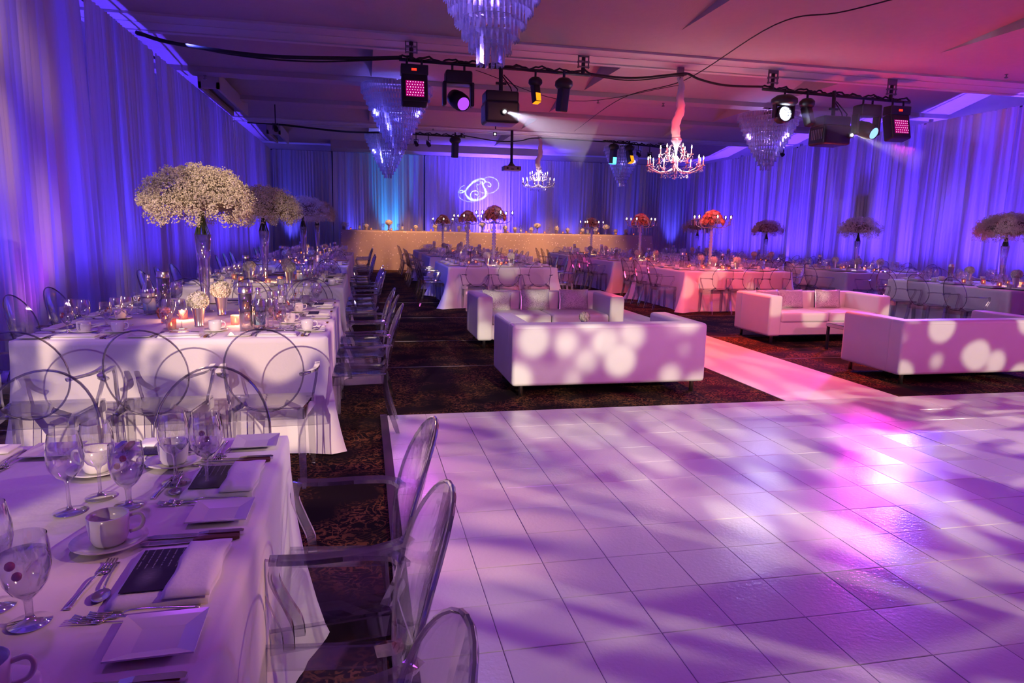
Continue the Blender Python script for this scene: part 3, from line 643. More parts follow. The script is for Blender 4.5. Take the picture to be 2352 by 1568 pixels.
def fork(L=.19):
    m = MB(); P = crom([(0, -L/2, .002), (0, -L/4, .006), (0, .02, .010), (0, L/2-.055, .003)], 5); n = len(P)
    m.strip(P, (1, 0, 0), [.013-.009*min(1, i/6)for i in range(n)], .0022)
    m.strip([(0, L/2-.058, .003), (0, L/2-.05, .002), (0, L/2-.036, .003)], (1, 0, 0), [.006, .022, .022], .002)
    for i in range(4): m.strip([((i-1.5)*.0063, L/2-.038, .003), ((i-1.5)*.0063, L/2-.015, .004), ((i-1.5)*.006, L/2, .009)], (1, 0, 0), .0034, .0018)
    return tag(m.build('fork', 'silver', None, True), 'silver fork', 'fork', 'forks')
def spoon(L=.17):
    m = MB(); P = crom([(0, -L/2, .003), (0, -L/4, .007), (0, .02, .009), (0, L/2-.05, .004)], 5); n = len(P)
    m.strip(P, (1, 0, 0), [.013-.009*min(1, i/6)for i in range(n)], .0024)
    vs = []; 
    for k, (s, z) in enumerate(((.001, .001), (.5, .0018), (.85, .004), (1, .007), (.97, .0072), (.6, .004), (.001, .003))):
        for a in range(12): vs.append((s*.017*math.cos(2*PI*a/12), L/2-.026+s*.027*math.sin(2*PI*a/12), z))
    m.add(vs, [(k*12+a, k*12+(a+1) % 12, (k+1)*12+(a+1) % 12, (k+1)*12+a) for k in range(6) for a in range(12)])
    return tag(m.build('spoon', 'silver', None, True), 'silver spoon', 'spoon', 'spoons')
def knife(brown):
    L = .215; r = MB().strip([(0, -.01, .004), (0, .03, .004), (0, .09, .004), (0, L/2-.004, .004)], (1, 0, 0), [.014, .018, .017, .004], .0022).build('knife', 'silver', None, False)
    MB().strip([(0, -L/2, .006), (0, -L/2+.008, .006), (0, -.03, .006), (0, -.008, .005)], (1, 0, 0), [.014, .018, .016, .012], [.007, .009, .009, .006]).build('handle', 'brown' if brown else 'silver', r)
    return tag(r, 'knife', 'knife', 'knives')
P = dict(plate=sq_plate(), napkin=napkin(), cup=cup(), saucer=saucer(), goblet=goblet(), wine=wine(), fork=fork(), spoon=spoon(), knife=knife(True), knife2=knife(False), gob_lo=goblet(10), wine_lo=wine(10), dplate=dinner_plate())
sidew = {'S': 'front-end', 'N': 'back-end', 'W': 'left-side', 'E': 'right-side'}
def seats(k):
    cx, cyy, hx, hy, ph = tabs[k]; out = []
    for sd, (ox, oy, ang, ax) in {'S': (0, -hy, 0, 0), 'N': (0, hy, PI, 0), 'W': (-hx, 0, -PI/2, 1), 'E': (hx, 0, PI/2, 1)}.items():
        for i in (-1, 0, 1):
            if ax == 0: x, y, wd = cx+i*.60, cyy+oy, ('leftmost', 'middle', 'rightmost')[i+1]
            else: x, y, wd = cx+ox, cyy+i*(.54 if k == 'L1' else .69), ('nearest', 'middle', 'farthest')[i+1]
            if k == 'L1' and ax: y = (.88, 1.42, 1.96)[i+1]
            out.append((sd, i, x, y, ang, wd))
    return out
ng = [0, 0]
full = ('L1', 'L2'); near = ('L3', 'M1', 'R1', 'G1', 'G2'); mid = ('L4', 'M2', 'R2')
def put(key, x, y, a, lx, ly, rz, what, pl, z=TH):
    ca, sa = math.cos(a), math.sin(a)
    o = place(P[key], (x+lx*ca-ly*sa, y+lx*sa+ly*ca, z), a+rz, what+', '+pl); return o
for k in tabs:
    cx, cyy, hx, hy, ph = tabs[k]; stuff = MB()
    for sd, i, x, y, a, wd in seats(k):
        if k == 'L1' and sd in 'SW' : continue
        # chair
        off = -.22 if not (k == 'L1' and sd == 'E') else -.135
        if k[0] == 'L' and k != 'L1' and sd in 'EW': off = -.19
        ca, sa = math.cos(a), math.sin(a); jx = random.uniform(-.02, .02) if k != 'L1' else 0; jr = random.uniform(-.05, .05) if k != 'L1' else 0
        if k == 'L1' and sd == 'E': off += (.06, .02, 0)[i+1]
        if sd == 'S' and k[0] == 'L' and k != 'L1': off = -.40
        if sd == 'N' and k == 'L1': off = -.10
        if not (k == 'G4' and sd == 'N') and not (k == 'L5' and sd == 'N'):
            place(chair0, (x+jx*ca-off*sa, y+jx*sa+off*ca, 0), a+jr, 'clear acrylic armchair with oval back, %s %s seat of %s' % (wd, sidew[sd], ph), 'chair', 'clear acrylic armchairs')
        pl = '%s %s place, %s' % (wd, sidew[sd], ph)
        if k in full:
            put('plate', x, y, a, -.225, .09, random.uniform(-.04, .04), 'square white bread plate', pl)
            put('napkin', x, y, a, .01, .125, random.uniform(-.04, .04), 'folded white napkin with black menu card', pl)
            put('fork', x, y, a, -.128, .14, .04, 'long silver fork', pl); put('fork', x, y, a, -.15, .165, -.12, 'shorter silver fork beside the bread plate', pl)
            put('knife', x, y, a, .166, .130, .03, 'brown-handled steak knife', pl); put('knife2', x, y, a, .196, .125, -.02, 'silver table knife', pl)
            put('spoon', x, y, a, .0, .245, PI/2+.12, 'silver dessert spoon above the napkin', pl); put('fork', x, y, a, .0, .275, -PI/2-.1, 'silver dessert fork above the napkin', pl)
        elif k in near or k in mid:
            put('dplate', x, y, a, 0, .16, random.uniform(-.05, .05), 'square white plate', pl)
            if k in near: put('napkin', x, y, a, 0, .15, random.uniform(-.1, .1), 'folded white napkin with black menu card', pl, TH+.02)
        else:
            ly = .16; put('dplate', x, y, a, 0, .16, random.uniform(-.05, .05), 'square white plate', pl)
        if k in full or k in near:
            put('saucer', x, y, a, .18, .30, 0, 'round white saucer', pl); put('cup', x, y, a, .18, .30, -1.27 if sd == 'E' else -.2, 'white coffee cup', pl, TH+.006)
            put('goblet', x, y, a, -.13, .33, random.uniform(0, 6), 'stemmed water goblet with two red berries', pl)
            put('wine', x, y, a, -.06, .42, 0, 'tall wine glass', pl); put('wine', x, y, a, -.15, .46, 0, 'second wine glass nearer the table centre', pl)
        elif k in mid:
            put('cup', x, y, a, .18, .30, -.4, 'white coffee cup', pl, TH)
            put('gob_lo', x, y, a, -.13, .33, 0, 'stemmed water goblet', pl); put('wine_lo', x, y, a, -.06, .42, 0, 'tall wine glass', pl)
        else:
            ca, sa = math.cos(a), math.sin(a)
            for lx, ly, src in ((-.13, .33, 'gob_lo'), (-.06, .42, 'wine_lo'), (-.15, .46, 'wine_lo'), (.18, .30, 'cup')):
                me = P[src].data; ox, oy = x+lx*ca-ly*sa, y+lx*sa+ly*ca
                if src == 'cup': stuff_c = True
                stuff.add([(v.co.x+ox, v.co.y+oy, v.co.z+TH) for v in me.vertices], [tuple(p.vertices) for p in me.polygons])
    if stuff.v:
        o = stuff.build('glassware', 'glass', None, True); tag(o, 'many small glasses standing close together on the '+ph, 'glassware', None, 'stuff')
# wine glass extra row on the mid tables is joined
# ---- centrepieces
def floret_ball(R, n, s, seed, sq=.9):
    rg = random.Random(seed); m = MB()
    for _ in range(n):
        d = Vector((rg.gauss(0, 1), rg.gauss(0, 1), rg.gauss(0, 1))).normalized(); d.z *= sq
        c = d*R*rg.uniform(.90, 1.08); a = d.orthogonal().normalized(); b = d.cross(a).normalized(); th = rg.random()*PI; a, b = a*math.cos(th)+b*math.sin(th), b*math.cos(th)-a*math.sin(th)
        k = d.normalized()*s*.35
        m.add([c-k*.4, c+a*s+b*s*.45+k, c+a*s-b*s*.45+k, c-a*s+b*s*.45+k, c-a*s-b*s*.45+k, c+b*s+a*s*.45+k, c+b*s-a*s*.45+k, c-b*s+a*s*.45+k, c-b*s-a*s*.45+k],
              [(0, 1, 2), (0, 4, 3), (0, 6, 5), (0, 7, 8)])
    m.ball((0, 0, 0), R*.88, 10, 7, sq); return m
def hydr():
    r = empty('hydrangea_cup', (0, 0, 0), 0, 'silver cup of white hydrangea', 'centrepiece', 'hydrangea cups')
    MB().lathe([(.001, .004), (.030, .002), (.032, .006), (.028, .012), (.033, .06), (.043, .125), (.045, .132), (.042, .130), (.001, .118)], 24).build('silver_cup', 'cup', r, True)
    f = floret_ball(.062, 190, .014, 5).build('flower_head', 'hyd', r); f.location = (0, 0, .175)
    MB().tube([(0, 0, .11), (0, 0, .15)], .01, 6).build('stem', 'stem', r)
    return r
def votive():
    r = MB().lathe([(.001, .004), (.029, .001), (.031, .004), (.033, .065), (.0345, .072), (.032, .066), (.030, .008)], 18).build('votive_holder', 'votive', None, True)
    MB().lathe([(.001, .022), (.019, .022), (.019, .006), (.001, .006)], 12).build('candle', 'wax', r, True)
    MB().lathe([(.0005, .024), (.005, .030), (.004, .040), (.0005, .050)], 8).build('flame', 'tealight', r, True)
    return tag(r, 'small pink glass votive with a lit candle', 'candle', 'votive candles')
def cylinder():
    r = MB().lathe([(.001, .006), (.043, .004), (.044, .26), (.0425, .26), (.042, .01), (.001, .009)], 24).build('cylinder_vase', 'glass', None, True)
    MB().lathe([(.001, .302), (.038, .302), (.043, .298), (.0455, .262), (.0455, .255), (.041, .255), (.001, .258)], 24).build('silver_cap', 'cup', r, True)
    return tag(r, 'tall clear glass cylinder with silver cap', 'vase', 'capped glass cylinders')
def bottle():
    r = MB().lathe([(.001, .004), (.036, .0), (.041, .006), (.0415, .155), (.038, .185), (.022, .225), (.0145, .25), (.0142, .275), (.001, .276)], 24).build('water_bottle', 'glass', None, True)
    MB().lathe([(.0422, .03), (.0424, .152)], 24).build('label', 'label', r, True)
    MB().lathe([(.016, .262), (.0162, .285), (.001, .286)], 14).build('cap', 'cup', r, True)
    MB().lathe([(.001, .006), (.038, .006), (.0395, .15), (.001, .151)], 20).build('water', 'water', r, True)
    return tag(r, 'clear water bottle with printed paper label', 'bottle', 'water bottles')
def greens():
    r = MB().lathe([(.001, .004), (.04, .0), (.055, .035), (.057, .040), (.05, .036), (.001, .03)], 18).build('rust_dish', 'terracotta', None, True)
    f = floret_ball(.05, 120, .010, 9, .6).build('dried_flowers', 'rose', r); f.location = (0, 0, .05)
    return tag(r, 'rust coloured dish of dark red flowers', 'centrepiece', 'flower dishes')
def minis():
    r = MB().lathe([(.001, .003), (.026, .0), (.028, .05), (.030, .052), (.001, .046)], 14).build('flower_pot', 'cup', None, True)
    f = floret_ball(.042, 90, .012, 11).build('flower_head', 'hyd', r); f.location = (0, 0, .085)
    return tag(r, 'small cup of white flowers', 'centrepiece', 'small flower cups')
P.update(hydr=hydr(), votive=votive(), cyl=cylinder(), bottle=bottle(), greens=greens(), mini=minis())
def cp(key, x, y, what, ph, sc_=None, z=TH, rz=0): return place(P[key], (x, y, z), rz, what+', '+ph, scale=sc_)
ph = 'second left-row table'
cp('hydr', -1.15, 5.15, 'silver cup of white hydrangea, nearer of the pair', ph, 1.05); cp('hydr', -1.12, 5.79, 'silver cup of white hydrangea behind the nearer one', ph, 1.15)
cp('cyl', -.80, 4.93, 'glass cylinder with silver cap beside the labelled bottle', ph); cp('bottle', -.73, 5.03, 'labelled water bottle right of the near hydrangea', ph, None, TH, .6)
cp('bottle', -1.68, 5.90, 'labelled water bottle left of the flute vase', ph, 1.1, TH, .3); cp('cyl', -1.60, 6.02, 'glass cylinder with dark cap left of the flute vase', ph, 1.1)
cp('greens', -1.5, 5.62, 'rust dish of dark red flowers', ph); cp('greens', -.72, 5.75, 'shallow rust dish of red flowers near the right side', ph, .8)
for j, (x, y) in enumerate(((-1.30, 5.02), (-.92, 5.22), (-.86, 5.42), (-1.42, 5.35), (-1.0, 6.15), (-1.35, 5.55), (-.66, 5.48))):
    cp('votive', x, y, 'lit pink glass votive, %s of seven from the front' % ordn[j], ph)
for k, (cx, cyy, hx, hy, ph) in tabs.items():
    if k in ('L1', 'L2'): continue
    big = k in near
    cp('hydr', cx-.22, cyy-.55, 'silver cup of white hydrangea left of centre', ph, 1.15); cp('hydr', cx+.26, cyy-.62, 'silver cup of white hydrangea right of centre', ph, 1.15)
    if big: cp('hydr', cx+.1, cyy+.6, 'silver cup of white hydrangea at the back', ph, 1.1)
    cp('cyl', cx-.42, cyy+.45, 'glass cylinder with dark cap at back left', ph); cp('cyl', cx+.45, cyy+.3, 'glass cylinder with dark cap at right', ph); 
    cp('bottle', cx+.36, cyy-.3, 'labelled water bottle right of centre', ph)
    for j, (dx, dy) in enumerate(((-.35, -.4), (.02, -.75), (.12, -.35), (-.12, .1), (.3, .05), (-.3, .3), (.18, .4), (-.5, .0))[:8 if k in ('L3', 'M1', 'R1', 'G1', 'G2', 'L4') else 4]):
        cp('votive', cx+dx, cyy+dy, 'lit pink glass votive, %s from the front' % ordn[j], ph)
cp('bottle', -1.0, .6, 'labelled water bottle', 'nearest left-row table')

# ---- tall flute vases with baby's breath
def breath(seed, n, per):
    rg = random.Random(seed); m = MB(); s = .0085
    for c in range(n):
        th = rg.random()*2*PI; v = rg.random(); ph_ = math.acos(1-v*1.34); rr = rg.uniform(.90, 1.08)
        wob = 1+.10*math.sin(3*th+seed)+.07*math.sin(5*th)
        cx_, cy_ = .40*rr*wob*math.sin(ph_)*math.cos(th), .40*rr*wob*math.sin(ph_)*math.sin(th); cz = .27*rr*math.cos(ph_)+.01
        if cz < -.05: cz = -.05-rg.random()*.08
        R = rg.uniform(.032, .07)
        for _ in range(per):
            d = Vector((rg.gauss(0, 1), rg.gauss(0, 1), rg.gauss(0, 1))).normalized()*R*rg.uniform(.75, 1.15); p = Vector((cx_, cy_, cz))+d
            a = Vector((rg.gauss(0, 1), rg.gauss(0, 1), rg.gauss(0, 1))).normalized(); b = a.orthogonal().normalized(); c2 = a.cross(b); q = s*rg.uniform(.7, 1.2)
            m.add([p+b*q, p+(-b*.5+c2*.87)*q, p+(-b*.5-c2*.87)*q, p+a*q], [(0, 1, 2), (0, 1, 3), (1, 2, 3), (2, 0, 3)])
    return m
def flute(big):
    r = empty('flute_vase', (0, 0, 0), 0, 'tall flute vase', 'vase', 'tall flute vases')
    MB().lathe([(.001, .012), (.055, .010), (.058, 0), (.060, .012), (.030, .02), (.030, .06), (.036, .2), (.052, .45), (.068, .66), (.0665, .66), (.050, .45), (.034, .2), (.027, .07), (.001, .05)], 24).build('glass_vase', 'glass', r, True)
    f = breath(3 if big else 8, 330 if big else 260, 64 if big else 40).build('blossom_cloud', 'breath', r); f.location = (0, 0, .90)
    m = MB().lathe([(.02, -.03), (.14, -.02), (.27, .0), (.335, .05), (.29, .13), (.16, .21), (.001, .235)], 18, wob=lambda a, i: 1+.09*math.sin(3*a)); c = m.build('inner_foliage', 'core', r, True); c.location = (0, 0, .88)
    m = MB(); rg = random.Random(4)
    for j in range(46):
        a = rg.random()*2*PI; b = rg.uniform(.3, 1); m.tube([(.012*math.cos(a), .012*math.sin(a), .86), (.030*b*math.cos(a), .030*b*math.sin(a), .76), (.062*b*math.cos(a), .062*b*math.sin(a), .655)], [.003, .004, .003], 4)
    m.build('stems', 'stem', r); return r
fv = flute(True); fv2 = flute(False)
for k, x, y, big, lb, s in (('L2', -1.28, 6.0, 1, 'nearest on the left, glowing cream', .96), ('L3', -1.25, 9.3, 1, 'second on the left, behind the nearest', .98), ('L4', -1.16, 14.1, 0, 'third on the left', 1.06), ('L5', -1.18, 18.5, 0, 'farthest on the left', 1.12),
                            ('G1', 10.0, 9.1, 1, 'at the right edge of the picture', .93), ('G2', 10.5, 13.1, 0, 'second on the right before the drapes', .94), ('G3', 10.75, 17.0, 0, 'third on the right', .92), ('G4', 10.75, 21.0, 0, 'farthest on the right, behind a candelabra', .98)):
    place(fv if big else fv2, (x, y, TH), random.random()*6, "tall glass vase with baby's breath dome, "+lb, 'vase', 'tall flute vases', s)

# ---- sofas
def bev(o, w=.03, seg=3):
    b = o.modifiers.new('bevel', 'BEVEL'); b.width = w; b.segments = seg; b.limit_method = 'ANGLE'
    for p in o.data.polygons: p.use_smooth = True
    o.modifiers.new('wn', 'WEIGHTED_NORMAL') ; return o
def sofa(x0, x1, y0, y1, face, label):
    """face=+1 seat opens to +Y"""
    cx, cyy = (x0+x1)/2, (y0+y1)/2; t = empty('sofa', (cx, cyy, 0), 0 if face > 0 else PI, label, 'sofa', 'white leather sofas')
    hx, hy = (x1-x0)/2, (y1-y0)/2; z0, H = .10, .665; AW, BW = .20, .20
    bev(MB().box(-hx, hx, -hy, -hy+BW, z0, H).build('backrest', 'leather', t), .035)
    for s in (-1, 1): bev(MB().box(*sorted((s*hx, s*(hx-AW))), -hy+BW-.03, hy, z0, H).build('armrest', 'leather', t), .035)
    bev(MB().box(-hx+AW-.005, hx-AW+.005, -hy+BW-.01, hy-.03, z0+.01, .30).build('base', 'leather', t), .015)
    for s in (-1, 1): bev(MB().box(*sorted((s*.003, s*(hx-AW-.003))), -hy+BW+.002, hy-.012, .285, .43).build('seat_cushion', 'leather', t), .04)
    # piped seam
    MB().tube([(-hx+.035, -hy+.002, H-.035), (hx-.035, -hy+.002, H-.035)], .004, 5).build('piping', 'leather', t)
    for sx in (-1, 1):
        for sy in (-1, 1):
            MB().lathe([(.001, 0), (.021, 0), (.021, z0+.02)], 14, (sx*(hx-.10), sy*(hy-.07), 0)).build('leg', 'steel', t, True)
    return t
sofa(1.28, 3.17, 5.86, 6.78, 1, 'white leather sofa seen from behind, dappled with light, near middle')
sofa(1.38, 3.34, 8.42, 9.34, -1, 'white leather sofa facing the camera behind the first, with paisley cushions')
sofa(5.48, 7.42, 8.44, 9.36, -1, 'pink-lit white sofa facing the camera, right of the runner')
sofa(5.33, 7.25, 5.86, 6.76, 1, 'white leather sofa seen from behind at the right edge')
def cushion():
    m = MB(); n = 12; vs = []
    for sgn in (-1, 1):
        for j in range(n+1):
            for i in range(n+1):
                u, v = i/n*2-1, j/n*2-1; e = (1-u**4)*(1-v**4); pin = 1-.10*(1-abs(u))*abs(v)**3-.0; pin2 = 1-.10*(1-abs(v))*abs(u)**3
                vs.append((u*.21*pin2, sgn*(.065*e**.55), v*.16*pin))
    K = (n+1)**2; fs = []
    for b in (0, K): fs += [(b+j*(n+1)+i, b+j*(n+1)+i+1, b+(j+1)*(n+1)+i+1, b+(j+1)*(n+1)+i) for j in range(n) for i in range(n)]
    r = m.add(vs, fs).build('throw_cushion', 'paisley', None, True)
    MB().tube([(-.205, 0, -.155), (0, 0, -.148), (.205, 0, -.155), (.197, 0, 0), (.205, 0, .155), (0, 0, .146), (-.205, 0, .155), (-.197, 0, 0), (-.205, 0, -.155)], .005, 5).build('piping', 'steel', r)
    return r
cu = cushion(); cu['category'] = 'cushion'
for j, (x, y, z, rz, tilt, lb) in enumerate(((1.74, 9.02, .575, .12, .25, 'silver paisley cushion, leftmost on the sofa behind, its top pinched'), (2.28, 9.05, .59, .0, .2, 'silver paisley cushion in the middle of the rear sofa'), (2.83, 9.04, .59, -.06, .2, 'silver paisley cushion, rightmost on the rear sofa'),
                                           (5.80, 9.02, .59, .15, .2, 'silver paisley cushion half hidden by the arm of the pink-lit sofa'), (6.22, 9.06, .59, .05, .2, 'silver paisley cushion in the middle of the pink-lit sofa'), (6.84, 9.06, .59, -.08, .2, 'silver paisley cushion at the right of the pink-lit sofa'))):
    o = place(cu, (x, y, z), 0, lb, 'cushion', 'paisley cushions'); o.rotation_euler = (-tilt, (.10 if j == 0 else 0), rz)
    o.scale = (.98, 1, .92); o.location.z -= .03
def coffee(x0, x1, y0, y1, lb):
    t = empty('coffee_table', ((x0+x1)/2, (y0+y1)/2, 0), 0, lb, 'table'); hx, hy = (x1-x0)/2, (y1-y0)/2
    MB().box(-hx, hx, -hy, hy, .31, .355).build('tabletop', 'blackgloss', t); MB().box(-hx+.02, hx-.02, -hy+.02, hy-.02, .355, .361).build('glass_top', 'silver', t)
    MB().box(-hx, hx, -hy-.004, -hy, .315, .352).box(-hx-.004, -hx, -hy, hy, .315, .352).build('trim_band', 'steel', t)
    for sx in (-1, 1):
        for sy in (-1, 1): MB().box(sx*(hx-.02)-.015, sx*(hx-.02)+.015, sy*(hy-.02)-.015, sy*(hy-.02)+.015, 0, .31).build('leg', 'black', t)
coffee(6.02, 6.95, 7.25, 7.95, 'low mirrored coffee table between the two right sofas'); coffee(1.95, 2.85, 7.25, 7.95, 'low mirrored coffee table between the two middle sofas')
place(P['hydr'], (2.47, 7.45, .361), 0, 'silver cup of pale flowers on the middle coffee table', 'centrepiece', scale=.95)
# ================================================================ head table on its riser
t = empty('head_table', (5.0, 25.3, 0), 0, 'long raised head table under gold sequin cloth before the far drapes', 'table')
cloth_mesh(5.78, .62, 1.38, seed=40, corner=.30, flare=.17, nn=620, plain=1.5).build('sequin_cloth', 'sequin', t, True)
MB().box(-5.7, 5.7, -.55, .55, 1.30, 1.36).build('tabletop', 'mount', t)
HZ = 1.385; pht = 'on the gold head table'; rg = random.Random(12)
named = ['first', 'second', 'third', 'fourth', 'fifth', 'sixth', 'seventh', 'eighth', 'ninth', 'tenth', 'eleventh', 'twelfth', 'thirteenth', 'fourteenth', 'fifteenth', 'sixteenth', 'seventeenth', 'eighteenth', 'nineteenth', 'twentieth']
tallp = empty('tall_bouquet', (0, 0, 0), 0, 'x', 'centrepiece', 'head table bouquets')
MB().lathe([(.001, .004), (.045, 0), (.05, .01), (.025, .05), (.03, .14), (.055, .20), (.001, .19)], 14).build('silver_urn', 'cup', tallp, True)
f = floret_ball(.12, 170, .022, 21, .62).build('flower_head', 'hyd', tallp); f.location = (0, 0, .27)
for i, x in enumerate((.87, 4.23, 6.30, 8.99)):
    place(tallp, (x, 24.95, HZ), 0, 'bouquet in a silver urn on the gold head table, %s from the left' % named[i], scale=1.05)
for i, x in enumerate((-.75, .02, 1.75, 2.45, 3.3, 3.57, 5.0, 5.39, 6.0, 6.97, 7.4, 7.99, 8.5, 9.3, 9.7)):
    place(P['mini'], (x+.07, 24.9+rg.uniform(-.04, .1), HZ), 0, 'small silver cup of white flowers on the head table, %s from the left' % named[i], 'centrepiece', 'head table flower cups', 1.7 if i % 3 else 2.1)
for i in range(16):
    x = -.45+i*.70; place(P['votive'], (x, 24.80, HZ), 0, 'lit votive on the gold head table, %s from the left' % named[i], 'candle', 'head table votives', 1.1)
for i in range(18):
    x = -.6+i*.62; place(P['wine_lo'], (x+rg.uniform(-.05, .05), 25.15, HZ), 0, 'wine glass on the gold head table, %s from the left' % named[i], 'glass', 'head table wine glasses', 1.2)
for i, x in enumerate((-.15, 1.35, 2.9, 4.6, 5.7, 7.1, 8.3, 9.9)):
    place(P['bottle'], (x, 25.05, HZ), 0, 'water bottle on the gold head table, %s from the left' % named[i], 'bottle', 'head table bottles', 1.0)
for i in range(14):
    place(P['dplate'], (-.35+i*.80, 25.45, HZ), 0, 'square white plate on the gold head table, %s from the left' % named[i], 'plate', 'head table plates')
tag(MB().box(-.9, 10.9, 26.5, 26.82, .0, .60).build('stage_riser', 'black'), 'low black stage riser behind the gold head table', 'stage')

# ================================================================ crystal waterfall chandeliers
def prism(m, p, w, h, a):
    ca, sa = math.cos(a), math.sin(a); vs = []
    for (u, v) in ((-.5, 0), (.5, 0), (0, .8)):
        vs.append((p[0]+(u*ca-v*sa)*w, p[1]+(u*sa+v*ca)*w, p[2]))
    for (u, v, k) in ((-.5, 0, .88), (.5, 0, 1.0), (0, .8, .84)):
        vs.append((p[0]+(u*ca-v*sa)*w, p[1]+(u*sa+v*ca)*w, p[2]-h*k))
    m.add(vs, [(0, 1, 2), (5, 4, 3), (0, 3, 4, 1), (1, 4, 5, 2), (2, 5, 3, 0)])
def waterfall(zt, ztip, R, parts, label, x, y, tiers=11):
    t = empty('crystal_chandelier', (x, y, zt), 0, label, 'chandelier', 'crystal waterfall chandeliers'); H = zt-ztip; hh = H/tiers
    MB().lathe([(.001, 0), (.12, 0), (.12, -.05), (.001, -.05)], 16).tube([(0, 0, 0), (0, 0, ceilz(x, y)-zt)], .03, 8).build('ceiling_canopy', 'black', t); st = MB(); frame = MB(); pm = None; k = 0
    pr = MB(); prism(pr, (0, 0, 0), .040, hh*1.45, 0)
    for i in range(tiers-1, -1, -1):
        r = R*(1-(i/tiers))**.86+.045; z = -.05-i*hh*.93; n = max(7, int(2*PI*r/.058))
        frame.tube([(r*math.cos(2*PI*j/24), r*math.sin(2*PI*j/24), z) for j in range(25)], .004, 4)
        for j in range(n):
            a = 2*PI*j/n+i*.3
            if parts and k < 290:
                if pm is None: o = pr.build('crystal', 'crystal', t); pm = o.data
                else: o = bpy.data.objects.new('crystal', pm); col.objects.link(o); o.parent = t
                o.location = (r*math.cos(a), r*math.sin(a), z); o.rotation_euler = (0, 0, a+PI/2+random.uniform(-.2, .2)); k += 1
            else: prism(st, (r*math.cos(a), r*math.sin(a), z), .040, hh*1.4, a+PI/2)
    o = st.build('upper_crystals' if parts else 'crystal_tiers', 'crystal', t); o['kind'] = 'stuff'
    frame.build('tier_frame', 'steel', t); return t
waterfall(4.48, 3.07, .72, True, 'huge tiered crystal chandelier cut off by the top edge', 1.22, 6.85)
waterfall(4.45, 3.02, .70, False, 'blue-lit tiered crystal chandelier behind the magenta spotlight', .72, 15.1, 12)
waterfall(4.45, 3.05, .68, False, 'farther tiered crystal chandelier over the left aisle', .78, 21.6+1.2, 12)
waterfall(4.30, 3.0, .66, False, 'tiered crystal chandelier below the white spotlight at right', 9.25, 14.9, 12)
waterfall(4.42, 3.05, .62, False, 'distant tiered crystal chandelier right of centre', 8.75, 22.9, 12)

# ================================================================ candle chandeliers with chiffon sleeves
def candelier(x, y, ztop, zb, R, label):
    """zb = level of the arm plates"""
    t = empty('candle_chandelier', (x, y, zb), 0, label, 'chandelier', 'candle chandeliers'); g = random.Random(3)
    H = ztop-zb; P_ = []
    for i in range(22):
        u = i/21; zz = H-(H-.52)*u; P_.append((.045*math.sin(u*5)+.02*math.sin(u*14), .03*math.cos(u*4), zz))
    sl = MB().tube(P_, [.045+.035*math.sin(min(1, i/14)*PI/2)+.008*math.sin(i*2.1) for i in range(22)], 14); sl.build('chiffon_sleeve', 'wrap', t, True)
    MB().box(-.06, .06, -.03, .03, H, 4.46-zb).tube([(0, 0, H+.02), (0, 0, H-.05)], .02, 6).build('ceiling_hook', 'mount', t)
    MB().lathe([(.001, -.12), (.012, -.11), (.03, -.06), (.055, -.03), (.03, 0), (.02, .06), (.035, .12), (.02, .2), (.028, .3), (.05, .38), (.09, .44), (.10, .47), (.085, .50), (.06, .52)], 14).build('centre_column', 'crystalarm', t, True)
    MB().tube([(0, 0, -.12), (0, 0, -.20)], .006, 5).ball((0, 0, -.22), .024, 8, 6).build('finial_drop', 'crystal', t, True)
    beads = MB()
    def bead(p, r=.009): 
        c = Vector(p); beads.add([c+Vector(q)*r for q in ((1, 0, 0), (-1, 0, 0), (0, 1, 0), (0, -1, 0), (0, 0, 1.3), (0, 0, -1.3))], [(0, 2, 4), (2, 1, 4), (1, 3, 4), (3, 0, 4), (2, 0, 5), (1, 2, 5), (3, 1, 5), (0, 3, 5)])
    def swag(a, b, drop, n=9):
        a = Vector(a); b = Vector(b)
        for i in range(n+1):
            u = i/n; p = a.lerp(b, u); p.z -= drop*4*u*(1-u); bead(p)
    for tier, (n, r, z, hcan) in enumerate(((12, R, 0, .10), (6, R*.56, .20, .10))):
        tips = []
        for i in range(n):
            a = 2*PI*(i+.5*tier)/n; ca, sa = math.cos(a), math.sin(a)
            arm = MB().tube([(ca*q, sa*q, zz) for q, zz in ((.02, z-.02), (r*.3, z-.10), (r*.6, z-.12), (r*.88, z-.06), (r, z))], .009, 6); arm.build('arm', 'crystalarm', t, True)
            c = MB().lathe([(.002, 0), (.035, .004), (.042, .018), (.036, .012), (.002, .012)], 10, (ca*r, sa*r, z)).build('drip_plate', 'crystalarm', t, True)
            c = MB().lathe([(.011, .012), (.011, .012+hcan), (.001, .014+hcan)], 8, (ca*r, sa*r, z)).build('candle', 'wax', t, True)
            MB().lathe([(.001, 0), (.011, .014), (.008, .034), (.0005, .065)], 7, (ca*r, sa*r, z+.015+hcan)).build('flame', 'flame', t, True)
            tips.append((ca*r, sa*r, z))
            for k in range(3): bead((ca*r+.03*math.cos(k*2.1), sa*r+.03*math.sin(k*2.1), z-.03-.02*k)); 
            bead((ca*r, sa*r, z-.085), .014)
        for i in range(n): swag(tips[i], tips[(i+1) % n], .09 if tier == 0 else .07)
        for i in range(n): swag((.08*math.cos(2*PI*i/n), .08*math.sin(2*PI*i/n), .42), tips[i], .05, 11)
    for i in range(10):
        a = 2*PI*i/10; swag((R*.5*math.cos(a), R*.5*math.sin(a), -.12), (R*.5*math.cos(a+.63), R*.5*math.sin(a+.63), -.12), .07, 6); bead((R*.5*math.cos(a), R*.5*math.sin(a), -.2), .016)
    o = beads.build('bead_strings', 'crystal', t); o['kind'] = 'stuff'
    point('chandelier_glow', (x, y, zb+.2), (1, .70, .72), 42, .12)
    return t
